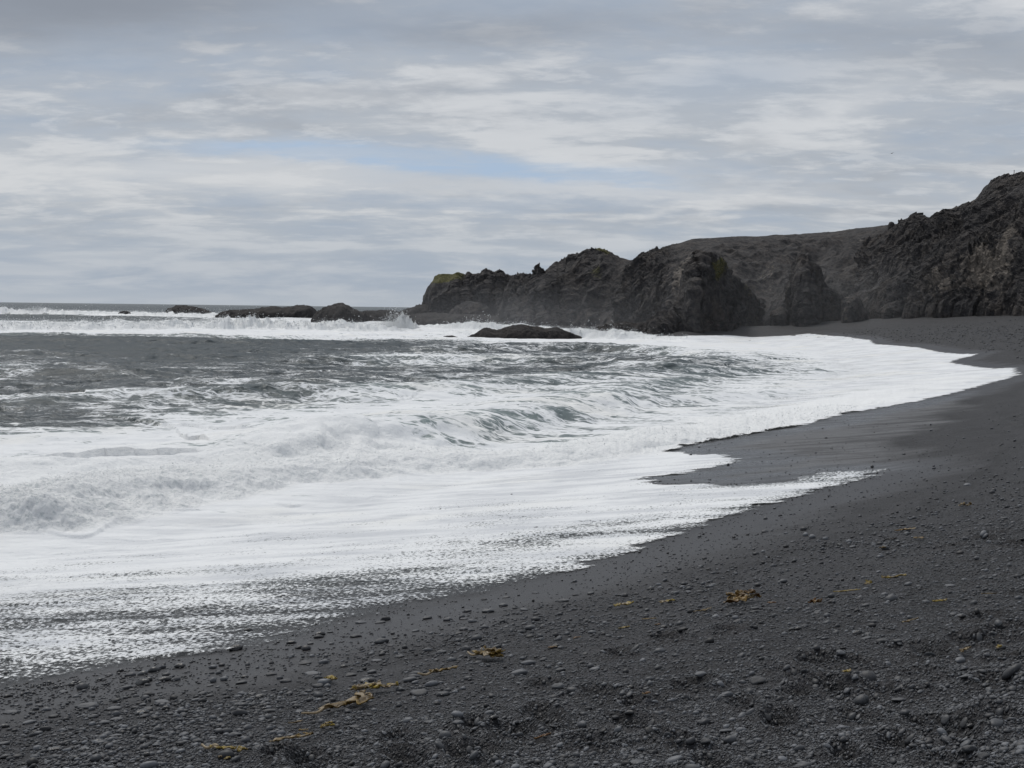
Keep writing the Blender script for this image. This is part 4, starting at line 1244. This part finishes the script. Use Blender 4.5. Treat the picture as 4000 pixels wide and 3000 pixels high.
KE = [
    (1470, 2705, 175, .12, .24, 'wide amber kelp ribbon with golden lobes in the foreground', 2, 0, 1.2),
    (1357, 2768, 190, .22, .17, 'long brown kelp ribbon with a pale torn left end', 2, 1, 1.0),
    (1140, 2906, 155, .22, .15, 'narrow tan-brown kelp strip near the bottom, left of centre', 1, 0, .9),
    (1741, 2637, 120, .14, .20, 'pale-streaked kelp strip between the amber ribbon and the knotted tuft', 1, 1, 1.1),
    (1904, 2580, 95, -.2, .34, 'knotted tan tuft of kelp in mid-beach', 3, 1, 1.5),
    (1300, 2669, 45, -.3, .3, 'small ochre kelp scrap up-beach of the amber ribbon', 1, 0, 1.2),
    (1282, 2856, 55, .2, .32, 'forked yellowish kelp scrap above the narrow tan strip', 2, 0, 1.1),
    (1154, 2838, 55, .2, .08, 'thin dull kelp strand left of the forked scrap', 1, 0, .6),
    (1183, 2870, 30, 0, .2, 'tiny flat kelp sliver above the narrow tan strip', 1, 0, .5),
    (868, 2944, 85, -.1, .16, 'yellow kelp holdfast with a thin stalk, lower left', 1, 1, 1.2),
    (947, 2953, 32, .3, .5, 'crumpled yellow kelp leaf right of the stalked holdfast', 1, 0, 1.3),
    (860, 2977, 15, .2, .5, 'speck of olive kelp under the stalked holdfast', 1, 0, 1.),
    (888, 2983, 18, .5, .4, 'speck of cream kelp at the bottom edge under the stalked holdfast', 1, 0, 1.),
    (2441, 2375, 80, .15, .22, 'bright yellow kelp ribbon curling over stones right of centre', 1, 0, 1.2),
    (2600, 2363, 45, .2, .28, 'pale tan kelp curl right of the bright yellow ribbon', 1, 0, 1.2),
    (2901, 2358, 115, .18, .40, 'tall heap of orange-brown kelp with a tail', 4, 0, 1.7),
    (2752, 2395, 75, .2, .14, 'dull flattened kelp strip left of the tall heap', 1, 0, .6),
    (2439, 2466, 45, .15, .3, 'straw-coloured flat kelp scrap below the bright yellow ribbon', 1, 0, .7),
    (2255, 2504, 30, .25, .2, 'small rust kelp sliver above the three huddled stones', 1, 0, .7),
    (2159, 2541, 36, .1, .3, 'orange kelp scrap peeping out under the three huddled stones', 1, 0, .7),
    (2569, 2453, 22, .1, .4, 'dark orange kelp bit beside a round black stone', 1, 0, .8),
    (2535, 2428, 55, .1, .06, 'grey dried kelp stalk lying among pebbles', 1, 0, .5),
    (2120, 2896, 60, .3, .18, 'thin orange kelp sliver in the foreground gravel', 1, 0, .7),
    (2523, 2727, 20, .2, .4, 'tiny rust-coloured kelp bit in the foreground gravel', 1, 0, .8),
    (3492, 2266, 95, .12, .20, 'golden kelp blade with a frilled right end', 1, 0, 1.1),
    (3309, 2319, 105, .12, .12, 'long thin kelp strand left of the golden frilled blade', 1, 0, .6),
    (3393, 2290, 20, -.6, .5, 'small yellow kelp curl between the thin strand and the golden blade', 1, 0, 1.4),
    (3183, 2369, 30, 0, .5, 'reddish-brown kelp clump like a stone', 1, 0, 1.6),
    (3017, 2366, 34, 0, .3, 'flat brown kelp scrap left of the reddish clump', 1, 0, .8),
    (3670, 2361, 50, .2, .22, 'dark brown kelp blade right of the golden frilled one', 1, 0, .9),
    (3863, 2331, 62, .05, .12, 'faint brown kelp strand near the right edge', 1, 0, .6),
    (3554, 2438, 62, .25, .14, 'thin tan kelp strand in the right-hand gravel', 1, 0, .7),
    (3771, 2557, 36, .1, .3, 'greyish-tan kelp scrap far right in the gravel', 1, 0, .8),
    (3902, 2547, 12, .6, .5, 'tiny upright cream kelp flake near the right edge', 1, 0, 1.5),
    (3309, 2642, 30, .2, .4, 'yellow kelp shred in the right-hand gravel', 1, 0, .9),
    (3771, 1984, 50, .1, .35, 'mounded brown kelp clump up the beach at the right', 1, 0, 1.6),
    (3537, 2080, 82, .12, .2, 'orange-brown kelp strip with a thin right tail, upper right beach', 1, 0, .9),
    (3591, 2112, 42, 0, .3, 'tan kelp scrap just below the orange-brown strip', 1, 0, .9),
    (3480, 2115, 46, .1, .25, 'black kelp scrap left of the tan one', 1, 0, .9),
    (3448, 2150, 30, .1, .4, 'small brown kelp tuft below the black scrap', 1, 0, 1.2)]
for k in KE:
    kelp(*k[:5], label=k[5], blades=k[6], stalk=bool(k[7]), ruffle=k[8])

# gravel: the uncountable pebbles between them
def gravel():
    Vs, Fs, T, W = [], [], [], []
    off = 0
    var1 = [stone_shape(I1, 900 + k, .35) for k in range(24)]
    var2 = [stone_shape(I2, 950 + k, .3) for k in range(24)]
    n = 520000
    u = rng.random(n); r = 5.2 * (70 / 5.2) ** (u ** 1.25)
    a = np.radians(rng.uniform(-23, 22.5, n))
    x = r * np.sin(a); y = r * np.cos(a)
    nf_ = 16000
    rf_ = np.sqrt(rng.uniform(70 ** 2, 235 ** 2, nf_)); af_ = np.radians(rng.uniform(0, 22, nf_))
    x = np.concatenate([x, rf_ * np.sin(af_)]); y = np.concatenate([y, rf_ * np.cos(af_)]); r = np.concatenate([r, rf_]); far = np.arange(len(x)) >= n; n = len(x)
    s = fs.get(x, y); e = fe.get(x, y)
    # how stony the ground is here
    patch = fbm2(x / 2.2, y / 1.6, 3, 600)
    dens = .06 + .85 * sstep(3.5, 8.0, s + 1.2 * patch)
    belt = gau(s + .9 * vn2(x / 3, y / 3, 610), 3.4, 1.5) * (1 - sstep(16, 28, r))
    left = sstep(-1.0, -4.0, x) * (1 - sstep(14, 18, r))
    dens = dens + .20 * belt * np.clip(.6 + 1.6 * patch, 0, 1.5) + .30 * left * np.clip(.7 + 1.2 * patch, 0, 1.3)
    rim = np.where(e > 0, sstep(1.1, 0, e), sstep(-.5, 0, e))
    dens = dens + .16 * rim * (.5 + patch)
    dens = np.where(e > .05, .006 + .10 * rim * np.clip(.4 + 1.5 * patch, 0, 1), dens)
    dens = dens * (1 - .4 * sstep(22, 45, r))
    dens = np.where(far, np.where((s > 2) & (s < 45), np.clip(.5 + 1.6 * fbm2(x / 14, y / 14, 3, 640), 0, 1), 0), dens)
    k = (rng.random(n) < np.clip(dens, 0, 1)) & (s > -9)
    for (cx, cy, L) in STONES:
        k &= ((x - cx) ** 2 + (y - cy) ** 2) > (L * .8) ** 2
    for (cx, cy, L, W_, th) in KELPS:
        uu = (x - cx) * math.cos(th) + (y - cy) * math.sin(th); vv = -(x - cx) * math.sin(th) + (y - cy) * math.cos(th)
        k &= (uu / (L * .55)) ** 2 + (vv / (W_ * .7 + .02)) ** 2 > 1
    x, y, r, s, e, far = x[k], y[k], r[k], s[k], e[k], far[k]
    belt = gau(s, 3.4, 1.8) + sstep(-1.0, -4.0, x) * (1 - sstep(14, 18, r)) * (1 - sstep(6, 10, s))
    n = len(x)
    z = terr(x, y)
    eps = .08
    gx = (terr(x + eps, y) - terr(x - eps, y)) / (2 * eps); gy = (terr(x, y + eps) - terr(x, y - eps)) / (2 * eps)
    size = np.exp(rng.normal(math.log(.0064), .45, n))
    size = size * (1 + .6 * np.clip(belt, 0, 1)) * (1 + .9 * sstep(10, 35, r))
    big_ = rng.random(n) < .028
    size = np.where(big_, size * rng.uniform(1.8, 2.7, n), size)
    size = np.clip(size, .006, .06)
    size = np.where(far, np.clip(np.exp(rng.normal(math.log(.08), .35, n)), .03, .13), size)
    tint = np.clip(rng.normal(.36, .2, n), 0.02, 1)
    tint = np.where(rng.random(n) < .11, rng.uniform(.75, 1.15, n), tint)
    wet = np.clip(sstep(-1.6, -.1, e) + (s < .8) * .2, 0, 1)
    damp_shade = dents(x, y)[1]
    tint = tint * (1 - .8 * damp_shade); wet = np.maximum(wet, .55 * damp_shade)  # pebbles in the dents take the same damp tone and painted shade
    px = size * F / 4000 * 1024 / r
    for big in (0, 1):
        var = var2 if big else var1; Fb = (I2 if big else I1)[1]
        sel = np.where((px > 2.6) == bool(big))[0]
        if not len(sel): continue
        A = np.array(var)[rng.integers(0, len(var), len(sel))]
        sc = np.stack([np.ones(len(sel)), rng.uniform(.6, .95, len(sel)), rng.uniform(.35, .75, len(sel))], -1) * size[sel][:, None]
        A = A * sc[:, None, :]
        t = rng.uniform(0, 6.283, len(sel)); c_, s_ = np.cos(t)[:, None], np.sin(t)[:, None]
        tl = rng.normal(0, .22, len(sel))[:, None]
        A1 = A.copy(); A1[..., 1] = A[..., 1] * np.cos(tl) - A[..., 2] * np.sin(tl); A1[..., 2] = A[..., 1] * np.sin(tl) + A[..., 2] * np.cos(tl)
        B = np.empty_like(A1)
        B[..., 0] = A1[..., 0] * c_ - A1[..., 1] * s_; B[..., 1] = A1[..., 0] * s_ + A1[..., 1] * c_; B[..., 2] = A1[..., 2]
        B[..., 2] += B[..., 0] * gx[sel][:, None] + B[..., 1] * gy[sel][:, None]
        B[..., 0] += x[sel][:, None]; B[..., 1] += y[sel][:, None]
        B[..., 2] += (z[sel] + sc[:, 2] * rng.uniform(.2, .75, len(sel)))[:, None]
        nv = B.shape[1]
        Vs.append(B.reshape(-1, 3)); T.append(np.repeat(tint[sel], nv)); W.append(np.repeat(wet[sel], nv))
        Fs.append((Fb[None] + (np.arange(len(sel)) * nv)[:, None, None]).reshape(-1, 3) + off); off += len(sel) * nv
    me = mesh_from('gravel', np.concatenate(Vs), np.concatenate(Fs))
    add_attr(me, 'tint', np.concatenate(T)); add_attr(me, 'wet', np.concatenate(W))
    print('gravel pebbles', n)
    return me


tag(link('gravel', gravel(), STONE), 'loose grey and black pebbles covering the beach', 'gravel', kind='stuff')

# ------------------------------------------------------------------ gull
def gull():
    # body of revolution along x with wings lofted from its sides, one mesh
    prof = [(-.27, .004, 0), (-.22, .03, 0), (-.14, .05, 0), (-.04, .068, 0), (.06, .064, 0), (.13, .045, .005), (.17, .036, .012), (.21, .034, .014), (.24, .022, .012), (.27, .009, .008), (.30, .003, .004)]
    ns = 12; V = []; Fq = []
    for (x, r, z) in prof:
        for k in range(ns):
            t = 2 * math.pi * k / ns; V.append((x, r * math.cos(t), z + r * math.sin(t) * .9))
    for i in range(len(prof) - 1):
        for k in range(ns):
            Fq.append((i * ns + k, i * ns + (k + 1) % ns, (i + 1) * ns + (k + 1) % ns, (i + 1) * ns + k))
    for s in (-1, 1):
        st = [(.04, .05, .17, .010), (.16, .085, .16, .012), (.30, .105, .13, .010), (.44, .08, .095, .006), (.58, .03, .05, .003), (.64, 0, .015, .002)]
        b0 = len(V)
        for (yy, zz_, ch, th) in st:
            x0 = .10 - .25 * max(0, yy - .3) ; zz_ = zz_ * (1.0 if s > 0 else .35) + (.10 * yy if s > 0 else -.02)
            V += [(x0, s * yy, zz_), (x0 - ch * .4, s * yy, zz_ + th), (x0 - ch, s * yy, zz_), (x0 - ch * .4, s * yy, zz_ - th)]
        for i in range(len(st) - 1):
            for k in range(4):
                a = b0 + i * 4 + k; b = b0 + i * 4 + (k + 1) % 4
                Fq.append((a, b, b + 4, a + 4))
    me = bpy.data.meshes.new('gull'); me.from_pydata(V, [], Fq); me.update()
    for q in me.polygons: q.use_smooth = True
    return me


m, N = material('gull_feathers'); N.out(N.bsdf(N.mix(N.noise(N.obj(), 6, 2), (.10, .095, .09), (.2, .19, .18)), .7))
g = link('gull', gull(), m)
g.location = at_y(3484, 599, 215); g.rotation_euler = (math.radians(8), math.radians(-4), math.radians(-60))
g.scale = (.85, .85, .85)
tag(g, 'gull gliding with raised wings in the cloudy sky above the cliffs', 'bird')

# ------------------------------------------------------------------ spray thrown up by the breakers
def spray():
    w = SEA_ROUGH * np.clip(SEA_V[:, 2], 0, 3)
    r = np.hypot(SEA_V[:, 0], SEA_V[:, 1])
    w = w * r ** .3 * (SEA_ROUGH > .35)
    w = w / w.sum()
    n = 60000
    idx = rng.choice(len(w), n, p=w)
    P = SEA_V[idx].astype(float); R = r[idx]; ro = SEA_ROUGH[idx]
    lump = np.maximum(vn2(P[:, 0] / 1.1, P[:, 1] / 1.1, 700) + .35, .05)
    P[:, 2] += rng.exponential(.09, n) * ro * lump * (1 + R / 90)
    P[:, :2] += rng.normal(0, .06, (n, 2))
    # plume where the swell hits the ledge
    k = 2500
    c = np.array(at_y(1545, 1262, 300)); ax = rng.normal(0, 1, k)
    PL = np.stack([c[0] + 1.9 * ax + .6 * rng.normal(0, 1, k), c[1] + rng.normal(0, 1.5, k), np.abs(rng.normal(0, 1.0, k)) * (1.7 * np.exp(-(ax / 1.2) ** 2) + .4) + .6], -1)
    k2 = 2500
    c = np.array(at_y(150, 1210, 585)); ax = rng.normal(0, 1, k2)
    P2 = np.stack([c[0] + 4 * ax, c[1] + rng.normal(0, 1.5, k2), np.abs(rng.normal(0, .7, k2)) * np.exp(-(ax / 1.4) ** 2) + 2.0], -1)
    P = np.concatenate([P, PL, P2]); R = np.hypot(P[:, 0], P[:, 1])
    s = np.exp(rng.normal(math.log(.0075), .5, len(P))) * np.clip(R / 40, .8, 9)
    base = np.array([(1, 0, -.7), (-1, 0, -.7), (0, 1, .7), (0, -1, .7)]) * .8
    Fb = np.array([(0, 2, 3), (1, 3, 2), (0, 1, 2), (1, 0, 3)])
    B = P[:, None, :] + base[None] * s[:, None, None]
    return mesh_from('sea_spray', B.reshape(-1, 3), (Fb[None] + (np.arange(len(P)) * 4)[:, None, None]).reshape(-1, 3))


m, N = material('spray_drops')
d_ = N.bsdf((.86, .87, .88), .6); t_ = N.node('ShaderNodeBsdfTranslucent'); t_.inputs[0].default_value = (.85, .87, .88, 1)
N.out(N.mixs(.5, d_, t_.outputs[0]))
tag(link('sea_spray', spray(), m), 'fine white spray flung up by the breaking waves', 'spray', kind='stuff')

# ------------------------------------------------------------------ salt mist hanging at the foot of the cliffs
for (c, R_, dens, lb) in [((-4, 335, 0), (75, 95, 18), .0022, 'thin salt mist drifting before the far cliffs'), ((52, 248, 3), (66, 54, 21), .0021, 'thin salt mist drifting among the stacks on the upper beach')]:
    m, N = material('salt_mist')
    ob = N.mapping(N.obj(), (1 / R_[0], 1 / R_[1], 1 / R_[2]))
    ln = N.node('ShaderNodeVectorMath', operation='LENGTH'); N.l.new(ob, ln.inputs[0])
    fall = N.ramp(ln.outputs['Value'], .15, .97, 1, 0)
    fall = N.m('MULTIPLY', N.m('MULTIPLY', fall, fall), N.ramp(N.noise(N.obj(), .045, 3, .5), .3, .7, .35, 1.5))
    pv = N.node('ShaderNodeVolumePrincipled'); pv.inputs['Color'].default_value = (.9, .92, .95, 1)
    N.put(pv.inputs['Density'], N.m('MULTIPLY', fall, dens))
    N.out(pv.outputs[0], True)
    me = mesh_from('mist', np.array([tuple(v) for v in I3[0]]) * np.array(R_)[None], I3[1])
    o = link('mist', me, m); o.location = c
    tag(o, lb, 'mist', kind='stuff')

# ------------------------------------------------------------------ sky and light
SUN_EL, SUN_AZ = math.radians(57), math.radians(-30)       # azimuth from +Y towards +X
w = bpy.data.worlds.new('World'); scene.world = w; w.use_nodes = True
w.node_tree.nodes.clear(); N = NT(w.node_tree)
sky = N.node('ShaderNodeTexSky', sky_type='NISHITA'); sky.sun_disc = False
sky.sun_elevation = SUN_EL; sky.sun_rotation = SUN_AZ; sky.altitude = 0; sky.air_density = 1.0; sky.dust_density = 2.0; sky.ozone_density = 1.5
dr = N.node('ShaderNodeTexCoord').outputs['Generated']
sp = N.node('ShaderNodeSeparateXYZ'); N.l.new(dr, sp.inputs[0]); dx, dy, dz = sp.outputs
zc = N.m('ADD', N.m('MAXIMUM', dz, 0.0), .15)
cu = N.m('DIVIDE', dx, zc); cvv = N.m('DIVIDE', dy, zc)
cb = N.node('ShaderNodeCombineXYZ'); N.put(cb.inputs[0], cu); N.put(cb.inputs[1], cvv)
CP = cb.outputs[0]
na = N.noise(N.mapping(CP, (.55, .85, 1), (3.1, 1.7, 0)), 1.0, 7, .55, .6)
nb = N.noise(N.mapping(CP, (1.0, 1.15, 1), (7.7, 2.2, 0), (0, 0, .2)), 2.1, 8, .56, .35)
nd = N.noise(N.mapping(CP, (.3, .5, 1), (1.3, 9.2, 0)), .8, 4, .5)
aa = N.m('DIVIDE', dx, N.m('MAXIMUM', dy, .05)); ee = N.m('DIVIDE', dz, N.m('MAXIMUM', dy, .05))
wa = N.m('ADD', N.m('MULTIPLY', N.m('SUBTRACT', nb, .5), .05), N.m('MULTIPLY', N.m('SUBTRACT', N.noise(N.mapping(CP, (1, 1.6, 1)), 6.0, 5, .6), .5), .02))
ew = N.m('ADD', ee, wa)
fr = N.ramp(dy, .0, .3)


def blob(ca, ce, sa, se, tilt=0.0, e=None):
    e = e or ew
    du = N.m('DIVIDE', N.m('SUBTRACT', aa, ca), sa)
    e2 = N.m('SUBTRACT', N.m('SUBTRACT', e, ce), N.m('MULTIPLY', N.m('SUBTRACT', aa, ca), tilt))
    dv = N.m('DIVIDE', e2, se)
    q = N.m('ADD', N.m('MULTIPLY', du, du), N.m('MULTIPLY', dv, dv))
    return N.m('MULTIPLY', N.m('POWER', 2.718, N.m('MULTIPLY', q, -1.0)), fr)


K = 10.0
def lin(r, g, b):
    f = lambda c: ((c / 255 + .055) / 1.055) ** 2.4
    return (f(r) * K, f(g) * K, f(b) * K)


mid = lin(177, 183, 191); bright = lin(211, 213, 216); darkc = lin(138, 144, 154); blue = lin(164, 186, 213); bluegrey = lin(162, 174, 190)
nf = N.noise(N.mapping(CP, (1.0, 1.3, 1), (2.7, 5.2, 0), (0, 0, .35)), 8.0, 7, .62, .3)
ng = N.noise(N.mapping(CP, (1.0, 1.8, 1), (9.7, 3.3, 0), (0, 0, .3)), 3.4, 8, .6, .25)
t = N.m('ADD', N.m('MULTIPLY', na, .5), N.m('ADD', N.m('MULTIPLY', nb, .3), N.m('MULTIPLY', ng, .2)))
cl = N.mix(N.ramp(t, .42, .56), bluegrey, mid)
bm = N.m('ADD', N.m('MULTIPLY', nb, .45), N.m('ADD', N.m('MULTIPLY', ng, .35), N.m('MULTIPLY', na, .2)))
cl = N.mix(N.m('MULTIPLY', N.ramp(bm, .495, .58), .85), cl, bright)
ne = N.noise(N.mapping(CP, (.8, 1.0, 1), (4.3, 6.1, 0), (0, 0, .3)), 2.0, 8, .58, .4)
cl = N.mix(N.m('MULTIPLY', N.ramp(N.m('ADD', N.m('MULTIPLY', ne, .6), N.m('ADD', N.m('MULTIPLY', nd, .25), N.m('MULTIPLY', nf, .15))), .49, .64), .75), cl, lin(158, 164, 173))
wz_ = N.noise(N.mapping(CP, (1.1, 1.5, 1), (6.1, 8.3, 0), (0, 0, .45)), 4.5, 9, .62, .2)
cl = N.mix(N.m('MULTIPLY', N.m('MULTIPLY', N.ramp(wz_, .51, .64), N.ramp(na, .42, .56)), .45), cl, lin(214, 216, 219))
cl = N.mix(N.ramp(nf, .3, .7, 0, .22, False), cl, lin(196, 199, 204))
# lower sky: calmer, bluer
low = N.m('SUBTRACT', 1.0, N.ramp(ee, .02, .085))
lowc = N.mix(N.ramp(nb, .38, .62), lin(164, 176, 191), lin(183, 191, 201))
cl = N.mix(N.m('MULTIPLY', low, .85), cl, lowc)
cl = N.mix(N.m('MULTIPLY', blob(-.24, .092, .26, .016), .65), cl, bright)
cl = N.mix(N.m('MULTIPLY', blob(.06, .082, .16, .008), .6), cl, bright)
cl = N.mix(N.m('MULTIPLY', blob(-.31, .214, .22, .036, .07), 1.0), cl, darkc)
cl = N.mix(N.m('MULTIPLY', blob(-.02, .195, .12, .014, .05), .55), cl, darkc)
cl = N.mix(N.m('MULTIPLY', blob(.30, .185, .14, .02, -.1), .4), cl, darkc)
cl = N.mix(N.m('MULTIPLY', blob(.15, .165, .07, .02, .15), .6), cl, bluegrey)
cl = N.mix(N.m('MULTIPLY', blob(.22, .14, .06, .010, .35), .5), cl, bright)
cl = N.mix(N.m('MULTIPLY', blob(.05, .104, .06, .006, -.1), .7), cl, bright)
ea_ = N.m('ADD', ee, N.m('ADD', N.m('MULTIPLY', N.m('SUBTRACT', nb, .5), .03), N.m('MULTIPLY', N.m('SUBTRACT', nf, .5), .012)))
gap = N.m('ADD', blob(-.15, .107, .11, .0065, -.06, ea_), N.m('ADD', blob(-.02, .099, .10, .0105, -.06, ea_), N.m('MULTIPLY', blob(.075, .093, .05, .007, -.06, ea_), .7)))
skyb = N.node('ShaderNodeMix', data_type='RGBA'); skyb.inputs[0].default_value = .92
N.l.new(sky.outputs[0], skyb.inputs[6]); skyb.inputs[7].default_value = (*blue, 1)
cl = N.mix(N.m('MULTIPLY', N.ramp(gap, .02, 1.2, 0, .95), N.ramp(ng, .36, .60, 1.0, .55)), cl, skyb.outputs[2])
cl = N.mix(N.m('MULTIPLY', N.m('SUBTRACT', 1.0, N.ramp(ee, .002, .016)), .6), cl, lin(181, 189, 198))
# thin cloud lit by the hidden sun
sd = Vector((math.sin(SUN_AZ) * math.cos(SUN_EL), math.cos(SUN_AZ) * math.cos(SUN_EL), math.sin(SUN_EL)))
dt = N.node('ShaderNodeVectorMath', operation='DOT_PRODUCT'); N.l.new(dr, dt.inputs[0]); dt.inputs[1].default_value = sd
glow = N.ramp(dt.outputs['Value'], .72, 1.0)
cl = N.mix(glow, cl, (12.0, 11.9, 11.7))
cl = N.mix(.06, cl, sky.outputs[0])
bg = N.node('ShaderNodeBackground'); N.l.new(cl, bg.inputs[0]); bg.inputs[1].default_value = .1
wo = N.node('ShaderNodeOutputWorld'); N.l.new(bg.outputs[0], wo.inputs[0])

ld = bpy.data.lights.new('sun', 'SUN'); ld.energy = 1.5; ld.angle = math.radians(10); ld.color = (1, .965, .91)
so = bpy.data.objects.new('sun', ld); COL.objects.link(so)
so.rotation_euler = (-sd).to_track_quat('-Z', 'Y').to_euler(); so.location = (0, 0, 60)

# ------------------------------------------------------------------ camera
cd = bpy.data.cameras.new('camera'); cam = bpy.data.objects.new('camera', cd); COL.objects.link(cam)
cd.sensor_width = 36; cd.lens = 36 * F / 4000; cd.clip_start = .1; cd.clip_end = 100000
M = Matrix((Vector(rt), Vector(up), Vector(-fw))).transposed().to_4x4(); M.translation = Vector(EYE)
cam.matrix_world = M
scene.camera = cam
scene.render.resolution_x, scene.render.resolution_y = 1024, 768
vs = scene.view_settings; vs.view_transform = 'Standard'; vs.look = 'None'; vs.exposure = 0; vs.gamma = 1
scene.cycles.use_denoising = True
scene.cycles.max_bounces = 6; scene.cycles.transparent_max_bounces = 8; scene.cycles.diffuse_bounces = 4
